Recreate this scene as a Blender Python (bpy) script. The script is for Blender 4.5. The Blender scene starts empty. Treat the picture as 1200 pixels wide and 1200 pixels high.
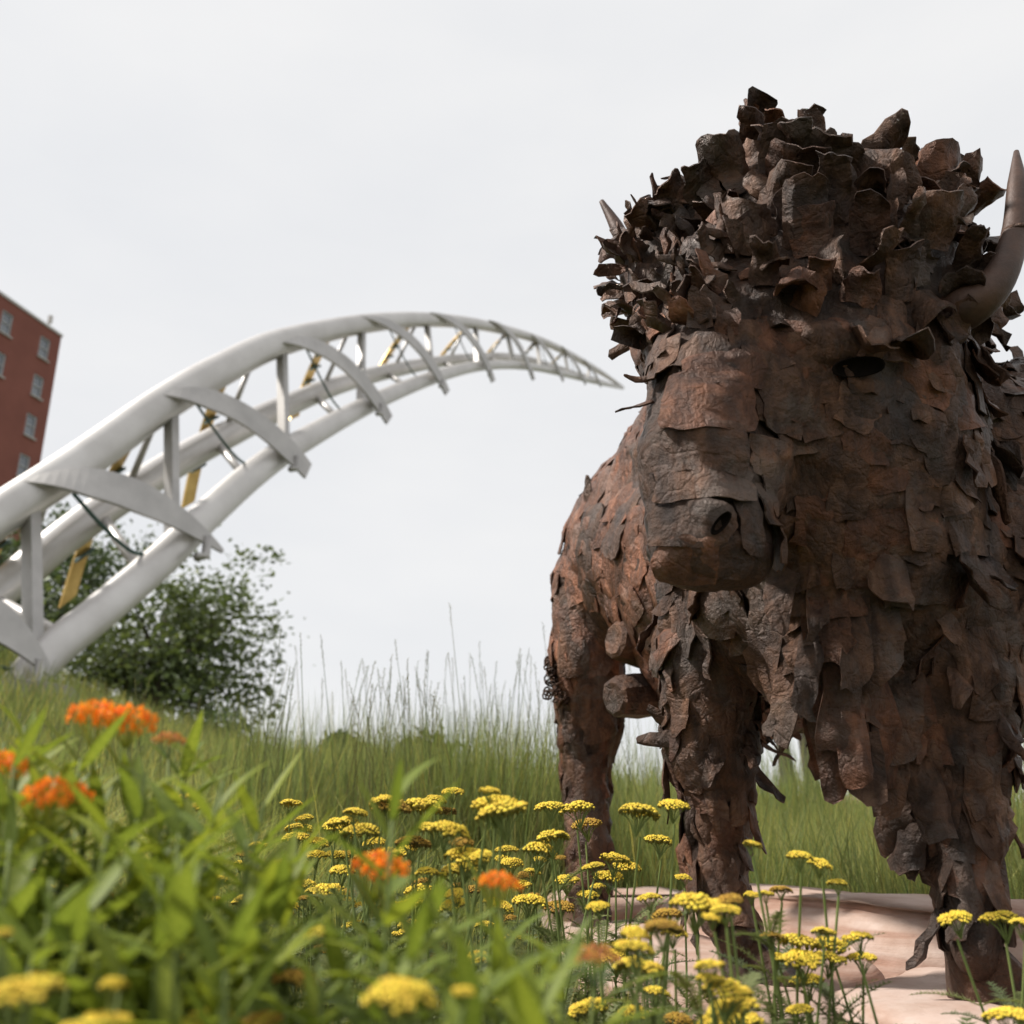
import bpy, bmesh, math, random
import numpy as np
from mathutils import Vector, Matrix, Quaternion, noise
from mathutils.bvhtree import BVHTree

R = math.radians
scene = bpy.context.scene
COL = scene.collection
random.seed(7)
rng = np.random.default_rng(11)

# ------------------------------------------------------------------ camera
F = 1100.0                      # focal length in photograph pixels (photo 1200 x 1200)
PITCH = R(18.2)
CAM = Vector((0.0, 0.0, 0.33))
cd = bpy.data.cameras.new('camera')
cam = bpy.data.objects.new('camera', cd)
COL.objects.link(cam)
cam.location = CAM
cam.rotation_euler = (R(90) + PITCH, 0, 0)
cd.sensor_width = 36.0
cd.lens = 36.0 * F / 1200.0
cd.clip_start = 0.02
cd.clip_end = 3000.0
cd.dof.use_dof = True
cd.dof.focus_distance = 2.05
cd.dof.aperture_fstop = 3.3
cd.dof.aperture_blades = 9
scene.camera = cam

# ------------------------------------------------------------------ sky and sun
SUN_EL, SUN_AZ = R(50), R(-84)          # azimuth from +Y towards +X
sun_dir = Vector((math.sin(SUN_AZ) * math.cos(SUN_EL), math.cos(SUN_AZ) * math.cos(SUN_EL), math.sin(SUN_EL)))
world = bpy.data.worlds.new('World')
scene.world = world
world.use_nodes = True
wn = world.node_tree.nodes
wl = world.node_tree.links
wn.clear()
w_out = wn.new('ShaderNodeOutputWorld')
w_bg = wn.new('ShaderNodeBackground')
w_bg.inputs['Strength'].default_value = 0.1
w_sky = wn.new('ShaderNodeTexSky')
w_sky.sky_type = 'NISHITA'
w_sky.sun_disc = False
w_sky.sun_elevation = SUN_EL
w_sky.sun_rotation = SUN_AZ
w_tc = wn.new('ShaderNodeTexCoord')
w_map = wn.new('ShaderNodeMapping')
w_map.inputs['Scale'].default_value = (1.0, 1.0, 2.6)
w_noise = wn.new('ShaderNodeTexNoise')
w_noise.inputs['Scale'].default_value = 2.3
w_noise.inputs['Detail'].default_value = 5
w_noise.inputs['Roughness'].default_value = 0.5
w_ramp = wn.new('ShaderNodeValToRGB')
w_ramp.color_ramp.elements[0].position = 0.3
w_ramp.color_ramp.elements[0].color = (7.55, 7.65, 7.85, 1)
w_ramp.color_ramp.elements[1].position = 0.7
w_ramp.color_ramp.elements[1].color = (8.45, 8.42, 8.4, 1)
w_mix = wn.new('ShaderNodeMixRGB')
w_mix.inputs['Fac'].default_value = 0.94
wl.new(w_tc.outputs['Generated'], w_map.inputs['Vector'])
wl.new(w_map.outputs['Vector'], w_noise.inputs['Vector'])
wl.new(w_noise.outputs['Fac'], w_ramp.inputs['Fac'])
wl.new(w_sky.outputs['Color'], w_mix.inputs['Color1'])
wl.new(w_ramp.outputs['Color'], w_mix.inputs['Color2'])
wl.new(w_mix.outputs['Color'], w_bg.inputs['Color'])
wl.new(w_bg.outputs['Background'], w_out.inputs['Surface'])

sd = bpy.data.lights.new('sun', 'SUN')
sd.energy = 4.6
sd.angle = R(4)
sd.color = (1.0, 0.96, 0.9)
sun = bpy.data.objects.new('sun', sd)
COL.objects.link(sun)
sun.rotation_euler = (-sun_dir).to_track_quat('-Z', 'Y').to_euler()
sun.location = sun_dir * 60

vs = scene.view_settings
vs.view_transform = 'Standard'
vs.look = 'None'
vs.exposure = 0.14
vs.gamma = 1.0
vs.use_curve_mapping = False

# ------------------------------------------------------------------ pixel helpers (a pixel gives a direction, Y the distance)
CP, SP = math.cos(PITCH), math.sin(PITCH)
def ray(px, py):
    u, v = (px - 600) / F, (600 - py) / F
    return Vector((u, CP - SP * v, SP + CP * v))
def P(px, py, Y):
    d = ray(px, py)
    return CAM + d * (Y / d.y)
def G(px, py, z):
    d = ray(px, py)
    return CAM + d * ((z - CAM.z) / d.z)
def depth(p):
    q = p - CAM
    return q.y * CP + q.z * SP
def mpp(p):
    return depth(p) / F
def proj(p):
    q = p - CAM
    w = q.y * CP + q.z * SP
    v = -q.y * SP + q.z * CP
    return 600 + F * q.x / w, 600 - F * v / w

# ------------------------------------------------------------------ mesh helpers
def tag(o, label=None, cat=None, group=None, kind=None):
    if label: o['label'] = label
    if cat: o['category'] = cat
    if group: o['group'] = group
    if kind: o['kind'] = kind
    return o
def link(name, me, mat=None, parent=None, smooth=False):
    o = bpy.data.objects.new(name, me)
    COL.objects.link(o)
    if mat and not me.materials:
        me.materials.append(mat)
    if parent: o.parent = parent
    if smooth:
        me.polygons.foreach_set('use_smooth', [True] * len(me.polygons))
    return o
def empty(name, loc=(0, 0, 0)):
    o = bpy.data.objects.new(name, None)
    o.empty_display_size = 0.1
    o.location = loc
    COL.objects.link(o)
    return o
def pmesh(name, verts, faces, cols=None):
    me = bpy.data.meshes.new(name)
    me.from_pydata([tuple(v) for v in verts], [], faces)
    if cols is not None:
        a = me.color_attributes.new('tone', 'FLOAT_COLOR', 'POINT')
        c = np.ones((len(verts), 4)); c[:, :3] = cols
        a.data.foreach_set('color', c.ravel())
    me.update()
    return me
def amesh(name, V, Q=None, T=None, cols=None):
    """fast mesh from arrays: V (n,3), quads (m,4), tris (k,3)"""
    me = bpy.data.meshes.new(name)
    me.vertices.add(len(V)); me.vertices.foreach_set('co', np.asarray(V, dtype=np.float32).ravel())
    parts, tot = [], []
    if Q is not None and len(Q): parts.append(np.asarray(Q).ravel()); tot.append(np.full(len(Q), 4))
    if T is not None and len(T): parts.append(np.asarray(T).ravel()); tot.append(np.full(len(T), 3))
    li = np.concatenate(parts).astype(np.int32); tt = np.concatenate(tot).astype(np.int32)
    st = np.concatenate([[0], np.cumsum(tt)[:-1]]).astype(np.int32)
    me.loops.add(len(li)); me.loops.foreach_set('vertex_index', li)
    me.polygons.add(len(tt)); me.polygons.foreach_set('loop_start', st)
    if cols is not None:
        a = me.color_attributes.new('tone', 'FLOAT_COLOR', 'POINT')
        c = np.ones((len(V), 4), dtype=np.float32); c[:, :3] = cols
        a.data.foreach_set('color', c.ravel())
    me.update(calc_edges=True)
    me.validate()
    return me
class MB:
    def __init__(s): s.v = []; s.f = []; s.c = []
    def add(s, vs, fs, col=(1, 1, 1)):
        n = len(s.v)
        s.v += [tuple(v) for v in vs]; s.f += [tuple(i + n for i in f) for f in fs]; s.c += [col] * len(vs)
    def box(s, c, x, y, z):
        """box with centre c and half-axis vectors x, y, z"""
        vs = [c + sx * x + sy * y + sz * z for sz in (-1, 1) for sy in (-1, 1) for sx in (-1, 1)]
        s.add(vs, [(0, 2, 3, 1), (4, 5, 7, 6), (0, 1, 5, 4), (2, 6, 7, 3), (0, 4, 6, 2), (1, 3, 7, 5)])
    def tube(s, pts, rad, n=8, col=(1, 1, 1), cap=True):
        vs, fs = [], []
        pts = [Vector(p) for p in pts]
        t0 = (pts[1] - pts[0]).normalized()
        ref = t0.orthogonal().normalized()
        for i, p in enumerate(pts):
            t = (pts[min(i + 1, len(pts) - 1)] - pts[max(i - 1, 0)]).normalized()
            ref = (ref - t * ref.dot(t)).normalized()
            b = t.cross(ref)
            r = rad[i] if hasattr(rad, '__len__') else rad
            for k in range(n):
                a = 2 * math.pi * k / n
                vs.append(p + (ref * math.cos(a) + b * math.sin(a)) * r)
        for i in range(len(pts) - 1):
            for k in range(n):
                k2 = (k + 1) % n
                fs.append((i * n + k, i * n + k2, (i + 1) * n + k2, (i + 1) * n + k))
        if cap:
            fs.append(tuple(reversed(range(n)))); m = (len(pts) - 1) * n
            fs.append(tuple(range(m, m + n)))
        s.add(vs, fs, col)
    def mesh(s, name): return pmesh(name, s.v, s.f, s.c)
    def build(s, name, mat, parent=None, smooth=False): return link(name, s.mesh(name), mat, parent, smooth)
def catmull(pts, n):
    pts = [np.array(p, float) for p in pts]
    P_ = [2 * pts[0] - pts[1]] + pts + [2 * pts[-1] - pts[-2]]
    out = []
    segs = len(pts) - 1
    for i in range(n + 1):
        t = i / n * segs; k = min(int(t), segs - 1); u = t - k
        a, b, c, d = P_[k:k + 4]
        out.append(0.5 * (2 * b + (c - a) * u + (2 * a - 5 * b + 4 * c - d) * u * u + (3 * b - a - 3 * c + d) * u ** 3))
    return out
def copy_tree(o, parent=None):
    c = o.copy(); COL.objects.link(c); c.parent = parent
    for ch in list(o.children): copy_tree(ch, c)
    return c

# ------------------------------------------------------------------ materials
def mat_base(name):
    m = bpy.data.materials.new(name); m.use_nodes = True
    nt = m.node_tree
    b = nt.nodes['Principled BSDF']
    return m, nt, b
def N(nt, t, **kw):
    n = nt.nodes.new(t)
    for k, v in kw.items():
        if k in n.inputs: n.inputs[k].default_value = v
        else: setattr(n, k, v)
    return n
def ramp(nt, src, stops):
    r = nt.nodes.new('ShaderNodeValToRGB')
    el = r.color_ramp.elements
    while len(el) < len(stops): el.new(0.5)
    for e, (p, c) in zip(el, stops):
        e.position = p; e.color = tuple(c) + (1,) if len(c) == 3 else c
    nt.links.new(src, r.inputs['Fac'])
    return r
def mulcol(nt, a, b, fac=1.0, mode='MULTIPLY'):
    m = nt.nodes.new('ShaderNodeMixRGB'); m.blend_type = mode; m.inputs['Fac'].default_value = fac
    nt.links.new(a, m.inputs['Color1']); nt.links.new(b, m.inputs['Color2'])
    return m.outputs['Color']
def bump(nt, b, src, strength, dist):
    n = nt.nodes.new('ShaderNodeBump'); n.inputs['Strength'].default_value = strength; n.inputs['Distance'].default_value = dist
    nt.links.new(src, n.inputs['Height']); nt.links.new(n.outputs['Normal'], b.inputs['Normal'])
    return n
def noisy(name, c1, c2, scale=8.0, rough=0.8, tone=False, bstr=0.3, bdist=0.01, bscale=None, metallic=0.0, spec=0.5, detail=6):
    m, nt, b = mat_base(name)
    tc = N(nt, 'ShaderNodeTexCoord')
    n1 = N(nt, 'ShaderNodeTexNoise', Scale=scale, Detail=detail, Roughness=0.6)
    nt.links.new(tc.outputs['Object'], n1.inputs['Vector'])
    col = ramp(nt, n1.outputs['Fac'], [(0.32, c1), (0.68, c2)]).outputs['Color']
    if tone:
        at = N(nt, 'ShaderNodeAttribute', attribute_name='tone')
        col = mulcol(nt, col, at.outputs['Color'])
    nt.links.new(col, b.inputs['Base Color'])
    b.inputs['Roughness'].default_value = rough
    b.inputs['Metallic'].default_value = metallic
    b.inputs['Specular IOR Level'].default_value = spec
    if bstr:
        n2 = N(nt, 'ShaderNodeTexNoise', Scale=bscale or scale * 3, Detail=8, Roughness=0.65)
        nt.links.new(tc.outputs['Object'], n2.inputs['Vector'])
        bump(nt, b, n2.outputs['Fac'], bstr, bdist)
    return m
def leafy(name, c1, c2, scale=20.0, rough=0.5, trans=0.35, tone=True, spec=0.4, objrand=True):
    """foliage: diffuse + a share of light passing through the leaf"""
    m, nt, b = mat_base(name)
    tc = N(nt, 'ShaderNodeTexCoord')
    n1 = N(nt, 'ShaderNodeTexNoise', Scale=scale, Detail=3)
    nt.links.new(tc.outputs['Object'], n1.inputs['Vector'])
    col = ramp(nt, n1.outputs['Fac'], [(0.3, c1), (0.7, c2)]).outputs['Color']
    if tone:
        at = N(nt, 'ShaderNodeAttribute', attribute_name='tone')
        col = mulcol(nt, col, at.outputs['Color'])
    if objrand:
        oi = N(nt, 'ShaderNodeObjectInfo')
        rr = ramp(nt, oi.outputs['Random'], [(0.0, (0.72, 0.78, 0.8)), (0.5, (1, 1, 1)), (1.0, (1.25, 1.15, 0.85))])
        col = mulcol(nt, col, rr.outputs['Color'])
    nt.links.new(col, b.inputs['Base Color'])
    b.inputs['Roughness'].default_value = rough
    b.inputs['Specular IOR Level'].default_value = spec
    tr = N(nt, 'ShaderNodeBsdfTranslucent')
    bright = N(nt, 'ShaderNodeMixRGB', blend_type='MULTIPLY'); bright.inputs['Fac'].default_value = 1
    bright.inputs['Color2'].default_value = (1.35, 1.3, 0.75, 1)
    nt.links.new(col, bright.inputs['Color1'])
    nt.links.new(bright.outputs['Color'], tr.inputs['Color'])
    mx = N(nt, 'ShaderNodeMixShader'); mx.inputs['Fac'].default_value = trans
    nt.links.new(b.outputs['BSDF'], mx.inputs[1]); nt.links.new(tr.outputs['BSDF'], mx.inputs[2])
    nt.links.new(mx.outputs['Shader'], nt.nodes['Material Output'].inputs['Surface'])
    return m

def rust_material(name, dark=1.0):
    m, nt, b = mat_base(name)
    tc = N(nt, 'ShaderNodeTexCoord')
    geo = N(nt, 'ShaderNodeNewGeometry')
    n1 = N(nt, 'ShaderNodeTexNoise', Scale=9.0, Detail=8, Roughness=0.68, Distortion=0.6)
    nt.links.new(geo.outputs['Position'], n1.inputs['Vector'])
    c = ramp(nt, n1.outputs['Fac'], [(0.28, (0.026, 0.0155, 0.0105)), (0.45, (0.064, 0.035, 0.022)), (0.58, (0.112, 0.056, 0.032)), (0.75, (0.19, 0.115, 0.073))]).outputs['Color']
    # streaks running down the sheets
    mp = N(nt, 'ShaderNodeMapping'); mp.inputs['Scale'].default_value = (38, 38, 5)
    nt.links.new(geo.outputs['Position'], mp.inputs['Vector'])
    n2 = N(nt, 'ShaderNodeTexNoise', Scale=1.0, Detail=5, Roughness=0.6)
    nt.links.new(mp.outputs['Vector'], n2.inputs['Vector'])
    st = ramp(nt, n2.outputs['Fac'], [(0.35, (0.62, 0.62, 0.66)), (0.65, (1.28, 1.22, 1.16))])
    c = mulcol(nt, c, st.outputs['Color'])
    # grey mill scale left in patches
    n4 = N(nt, 'ShaderNodeTexNoise', Scale=5.0, Detail=7, Roughness=0.7)
    nt.links.new(geo.outputs['Position'], n4.inputs['Vector'])
    pk = ramp(nt, n4.outputs['Fac'], [(0.52, (0, 0, 0)), (0.62, (1, 1, 1))])
    mx = N(nt, 'ShaderNodeMixRGB'); mx.inputs['Color2'].default_value = (0.105, 0.084, 0.072, 1)
    ml = N(nt, 'ShaderNodeMath', operation='MULTIPLY'); ml.inputs[1].default_value = 0.6
    nt.links.new(pk.outputs['Color'], ml.inputs[0]); nt.links.new(ml.outputs[0], mx.inputs['Fac'])
    nt.links.new(c, mx.inputs['Color1'])
    at = N(nt, 'ShaderNodeAttribute', attribute_name='tone')
    c = mulcol(nt, mx.outputs['Color'], at.outputs['Color'])
    nt.links.new(c, b.inputs['Base Color'])
    n3 = N(nt, 'ShaderNodeTexNoise', Scale=55.0, Detail=8, Roughness=0.7)
    nt.links.new(geo.outputs['Position'], n3.inputs['Vector'])
    rg = ramp(nt, n1.outputs['Fac'], [(0.3, (0.30,) * 3), (0.7, (0.56,) * 3)])
    nt.links.new(rg.outputs['Color'], b.inputs['Roughness'])
    b.inputs['Metallic'].default_value = 0.4
    b.inputs['Specular IOR Level'].default_value = 0.45
    add = N(nt, 'ShaderNodeMath', operation='MULTIPLY_ADD'); add.inputs[1].default_value = 2.5
    nt.links.new(n1.outputs['Fac'], add.inputs[0]); nt.links.new(n3.outputs['Fac'], add.inputs[2])
    # creases from hammering: distorted cell edges
    nd = N(nt, 'ShaderNodeTexNoise', Scale=7.0, Detail=4); nt.links.new(geo.outputs['Position'], nd.inputs['Vector'])
    va = N(nt, 'ShaderNodeVectorMath', operation='MULTIPLY_ADD'); va.inputs[1].default_value = (.16, .16, .16)
    nt.links.new(nd.outputs['Color'], va.inputs[0]); nt.links.new(geo.outputs['Position'], va.inputs[2])
    vo = N(nt, 'ShaderNodeTexVoronoi', feature='DISTANCE_TO_EDGE', Scale=16.0); nt.links.new(va.outputs[0], vo.inputs['Vector'])
    ce = ramp(nt, vo.outputs['Distance'], [(0.0, (0, 0, 0)), (0.09, (1, 1, 1))])
    a2 = N(nt, 'ShaderNodeMath', operation='MULTIPLY_ADD'); a2.inputs[1].default_value = 0.2
    nt.links.new(ce.outputs['Color'], a2.inputs[0]); nt.links.new(add.outputs[0], a2.inputs[2])
    bump(nt, b, a2.outputs[0], 0.8, 0.011)
    return m
M = {}
M['rust'] = rust_material('rusted_steel')
M['horn'] = noisy('horn_steel', (0.034, 0.018, 0.012), (0.10, 0.050, 0.031), 11, 0.55, bstr=0.5, bdist=0.004, bscale=60, metallic=0.2)
M['dark'] = noisy('painted_hole_shade', (0.006, 0.005, 0.004), (0.014, 0.010, 0.008), 30, 0.95, bstr=0, spec=0.05)  # near-black colour standing in for the shade inside eye and nostril
M['steel'] = noisy('brushed_stainless', (0.50, 0.475, 0.455), (0.64, 0.615, 0.595), 0.9, 0.4, bstr=0.12, bdist=0.02, bscale=3, metallic=0.4)
M['steel_dull'] = noisy('dull_stainless', (0.36, 0.345, 0.33), (0.47, 0.45, 0.43), 1.5, 0.42, bstr=0.1, bdist=0.02, bscale=4, metallic=0.55)
M['gold'] = noisy('gold_panel', (0.42, 0.26, 0.06), (0.62, 0.42, 0.13), 2.5, 0.35, bstr=0.1, bdist=0.02, metallic=0.5)
M['cable'] = noisy('green_cable', (0.02, 0.055, 0.045), (0.04, 0.09, 0.07), 8, 0.5, bstr=0)
M['concrete'] = noisy('concrete', (0.16, 0.145, 0.135), (0.26, 0.24, 0.225), 3, 0.9, bstr=0.4, bdist=0.02)
M['brick'] = noisy('red_brick', (0.185, 0.060, 0.042), (0.225, 0.076, 0.054), 0.6, 0.85, bstr=0.25, bdist=0.02, bscale=9)
M['coping'] = noisy('pale_coping', (0.42, 0.40, 0.38), (0.52, 0.5, 0.48), 2, 0.7, bstr=0)
M['wframe'] = noisy('white_window_frame', (0.36, 0.36, 0.37), (0.44, 0.44, 0.45), 3, 0.5, bstr=0)
M['wpane'] = noisy('window_glass', (0.10, 0.115, 0.135), (0.20, 0.22, 0.25), 0.5, 0.12, bstr=0, spec=0.8)
M['bark'] = noisy('bark', (0.045, 0.035, 0.028), (0.10, 0.08, 0.065), 6, 0.9, bstr=0.6, bdist=0.03)
M['crown'] = leafy('tree_leaves', (0.060, 0.092, 0.040), (0.115, 0.15, 0.066), 0.6, trans=0.3)
M['grass'] = leafy('meadow_grass', (0.170, 0.205, 0.078), (0.265, 0.285, 0.120), 0.8, rough=0.6, spec=0.2, trans=0.46, objrand=False)
M['stalk'] = leafy('grass_stalk', (0.13, 0.155, 0.06), (0.20, 0.215, 0.09), 3, spec=0.2, rough=0.6, trans=0.2, objrand=False)
M['leaf'] = leafy('milkweed_leaf', (0.135, 0.185, 0.030), (0.22, 0.27, 0.052), 25, rough=0.5, spec=0.22, trans=0.42)
M['stem'] = noisy('green_stem', (0.12, 0.165, 0.045), (0.19, 0.225, 0.07), 20, 0.6, bstr=0, spec=0.2)
M['fern'] = leafy('yarrow_leaf', (0.145, 0.185, 0.085), (0.235, 0.265, 0.145), 30, rough=0.7, spec=0.2, trans=0.35)
M['yellow'] = noisy('yarrow_yellow', (0.66, 0.47, 0.04), (0.80, 0.62, 0.085), 60, 0.8, tone=True, bstr=0, spec=0.2)
M['ochre'] = noisy('yarrow_faded', (0.36, 0.20, 0.03), (0.52, 0.34, 0.06), 60, 0.85, tone=True, bstr=0, spec=0.2)
M['orange'] = leafy('orange_petal', (0.86, 0.20, 0.012), (0.92, 0.33, 0.02), 40, rough=0.6, trans=0.25, objrand=False)
M['faded'] = leafy('faded_petal', (0.5, 0.17, 0.06), (0.6, 0.28, 0.09), 40, rough=0.6, trans=0.2, objrand=False)
M['soil'] = noisy('soil', (0.045, 0.038, 0.022), (0.10, 0.095, 0.045), 2.0, 0.95, bstr=0.8, bdist=0.05, bscale=14)
def stone_material():
    m, nt, b = mat_base('pink_quartzite')
    geo = N(nt, 'ShaderNodeNewGeometry')
    mp = N(nt, 'ShaderNodeMapping'); mp.inputs['Scale'].default_value = (2.0, 2.0, 26)
    nt.links.new(geo.outputs['Position'], mp.inputs['Vector'])
    n0 = N(nt, 'ShaderNodeTexNoise', Scale=1.0, Detail=6, Roughness=0.6, Distortion=0.5)
    nt.links.new(mp.outputs['Vector'], n0.inputs['Vector'])
    c = ramp(nt, n0.outputs['Fac'], [(0.3, (0.36, 0.22, 0.165)), (0.5, (0.50, 0.385, 0.33)), (0.7, (0.58, 0.49, 0.44))]).outputs['Color']
    n1 = N(nt, 'ShaderNodeTexNoise', Scale=3.5, Detail=7, Roughness=0.65)
    nt.links.new(geo.outputs['Position'], n1.inputs['Vector'])
    c2 = ramp(nt, n1.outputs['Fac'], [(0.35, (0.78, 0.66, 0.58)), (0.6, (1.08, 1.03, 1.0))])
    c = mulcol(nt, c, c2.outputs['Color'])
    nt.links.new(c, b.inputs['Base Color'])
    b.inputs['Roughness'].default_value = 0.88
    b.inputs['Specular IOR Level'].default_value = 0.25
    n2 = N(nt, 'ShaderNodeTexNoise', Scale=22, Detail=9, Roughness=0.7)
    nt.links.new(geo.outputs['Position'], n2.inputs['Vector'])
    ad = N(nt, 'ShaderNodeMath', operation='MULTIPLY_ADD'); ad.inputs[1].default_value = 1.2
    nt.links.new(n0.outputs['Fac'], ad.inputs[0]); nt.links.new(n2.outputs['Fac'], ad.inputs[2])
    bump(nt, b, ad.outputs[0], 0.5, 0.012)
    return m
M['stone'] = stone_material()

# ------------------------------------------------------------------ terrain
def sstep(a, b, x):
    t = np.clip((x - a) / (b - a), 0, 1); return t * t * (3 - 2 * t)
def terrain(x, y):
    x = np.asarray(x, float); y = np.asarray(y, float)
    h = 0.80 * np.exp(-0.155 * np.clip(x, -9, 14))
    z = -0.27 + h * sstep(2.2, 13.0, y) - 0.012 * (np.clip(y, -2, 2) )
    z = z - (h + 0.4) * sstep(17, 34, y)
    z += 0.04 * np.sin(x * 1.3 + 0.7 * y) * sstep(2.5, 5, y) + 0.03 * np.sin(2.1 * y - 0.9 * x) * sstep(2.5, 5, y)
    return z
def tz(x, y): return float(terrain(x, y))
def make_ground():
    ax = np.unique(np.concatenate([np.linspace(-12, 14, 150), np.linspace(-1500, -12, 26), np.linspace(14, 1500, 26)]))
    ay = np.unique(np.concatenate([np.linspace(-8, 20, 160), np.linspace(-400, -8, 12), np.linspace(20, 40, 24), np.linspace(40, 2000, 26)]))
    X, Y = np.meshgrid(ax, ay)
    Z = terrain(X, Y)
    V = np.stack([X.ravel(), Y.ravel(), Z.ravel()], 1)
    n, m = len(ay), len(ax)
    i = np.arange((n - 1) * (m - 1)); r = i // (m - 1); c = i % (m - 1); a = r * m + c
    Q = np.stack([a, a + 1, a + m + 1, a + m], 1)
    me = amesh('ground', V, Q)
    o = link('ground', me, M['ground'], smooth=True)
    tag(o, kind='structure')
m, nt, b = mat_base('ground_soil_and_turf')
geo = N(nt, 'ShaderNodeNewGeometry')
n1 = N(nt, 'ShaderNodeTexNoise', Scale=1.7, Detail=8, Roughness=0.65)
nt.links.new(geo.outputs['Position'], n1.inputs['Vector'])
cc = ramp(nt, n1.outputs['Fac'], [(0.3, (0.040, 0.036, 0.018)), (0.5, (0.075, 0.085, 0.028)), (0.72, (0.12, 0.125, 0.045))])
nt.links.new(cc.outputs['Color'], b.inputs['Base Color'])
b.inputs['Roughness'].default_value = 0.95
n2 = N(nt, 'ShaderNodeTexNoise', Scale=16, Detail=8, Roughness=0.7)
nt.links.new(geo.outputs['Position'], n2.inputs['Vector'])
bump(nt, b, n2.outputs['Fac'], 0.8, 0.05)
M['ground'] = m
make_ground()

# ------------------------------------------------------------------ apartment tower behind the arch
def ray_plane(px, py, p0, n):
    d = ray(px, py)
    return CAM + d * ((p0 - CAM).dot(n) / d.dot(n))
def make_building():
    C = P(72, 395, 62.0)
    L = G(0, 345, C.z)
    d = (L - C); d.z = 0; d.normalize()                     # along the facade, away from the visible corner
    nrm = Vector((d.y, -d.x, 0))
    if nrm.dot(CAM - C) < 0: nrm = -nrm
    z0 = tz(C.x, C.y) - 0.5
    W, D = 34.0, 17.0
    root = empty('apartment_tower', (C.x, C.y, z0))
    tag(root, 'tall red brick apartment block with small square windows behind the arch', 'building')
    inv = Vector((C.x, C.y, z0))
    def B(u, w, z): return Vector((C.x, C.y, 0)) + d * u - nrm * w + Vector((0, 0, z)) - Vector((inv.x, inv.y, inv.z))
    up = Vector((0, 0, 1))
    H = C.z
    mb = MB()
    # facade with real window openings
    q = lambda px, py: ray_plane(px, py, C, nrm)
    a, b_, c2 = q(52, 408), q(8, 378), q(43, 452)
    u0 = (a - C).dot(d); du = (b_ - a).dot(d); z1 = a.z; dz = (a.z - c2.z)
    ww, hh = 0.5, 0.82
    us = [u0 + du * k for k in range(int((W - u0 - 2) / du) + 1)]
    zs = [z1 - dz * k for k in range(int((z1 - z0 - 2) / dz) + 1)]
    def wallbox(ua, ub, za, zb, wa=0.0, wb=0.3):
        mb.box(B((ua + ub) / 2, (wa + wb) / 2, (za + zb) / 2), d * (ub - ua) / 2, nrm * (wb - wa) / 2, up * (zb - za) / 2)
    edges_u = [0.0]
    for u in us: edges_u += [u - ww, u + ww]
    edges_u.append(W)
    for i in range(0, len(edges_u), 2): wallbox(edges_u[i], edges_u[i + 1], z0, H)
    for u in us:
        ez = [z0]
        for z in reversed(zs): ez += [z - hh, z + hh]
        ez.append(H)
        for i in range(0, len(ez), 2): wallbox(u - ww, u + ww, ez[i], ez[i + 1])
    wallbox(0.0, 0.3, z0, H, 0.302, D); wallbox(W - 0.3, W, z0, H, 0.302, D); wallbox(0.302, W - 0.302, z0, H, D - 0.3, D)
    mb.build('wall', M['brick'], root)
    r = MB(); r.box(B(W / 2, D / 2, H - 0.6), d * (W / 2 - 0.31), nrm * (D / 2 - 0.31), up * 0.15); ro = r.build('roof', M['concrete'], root)
    cp = MB()
    cp.box(B(W / 2, 0.14, H + 0.1), d * (W / 2 + 0.06), nrm * 0.22, up * 0.098)
    cp.box(B(0.14, D / 2 + 0.2, H + 0.1), d * 0.2, nrm * (D / 2 - 0.16), up * 0.096)
    cp.build('coping', M['coping'], root)
    an = MB(); an.tube([B(0.5, 0.8, H - 0.5), B(0.5, 0.8, H + 1.5)], 0.04, 6)
    an.box(B(0.5, 0.8, H + 1.3), d * 0.12, nrm * 0.12, up * 0.3)
    an.build('roof_antenna', M['coping'], ro)
    # one window: frame, pane, sill; repeated on the facade
    def frame_at(o3):
        f = MB(); t = 0.11
        f.box(o3 - d * (ww - t / 2), d * t / 2, nrm * 0.08, up * hh); f.box(o3 + d * (ww - t / 2), d * t / 2, nrm * 0.08, up * hh)
        f.box(o3 + up * (hh - t / 2), d * (ww - t - .002), nrm * 0.078, up * t / 2); f.box(o3 - up * (hh - t / 2), d * (ww - t - .002), nrm * 0.078, up * t / 2)
        f.box(o3, d * (ww - t - .002), nrm * 0.06, up * 0.04)
        return f
    f0 = frame_at(Vector((0, 0, 0))).mesh('window'); f0.materials.append(M['wframe'])
    p0 = MB(); p0.box(Vector((0, 0, 0)) - nrm * 0.02, d * (ww - 0.1), nrm * 0.012, up * (hh - 0.1)); p0 = p0.mesh('pane'); p0.materials.append(M['wpane'])
    s0 = MB(); s0.box(nrm * 0.12 - up * (hh + 0.055), d * (ww + 0.08), nrm * 0.16, up * 0.05); s0 = s0.mesh('sill'); s0.materials.append(M['coping'])
    for u in us[:6]:
        for z in zs:
            wo = link('window', f0, parent=root); wo.location = B(u, 0.14, z)
            link('pane', p0, parent=wo); so = link('sill', s0, parent=wo)
    return C
make_building()

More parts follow.
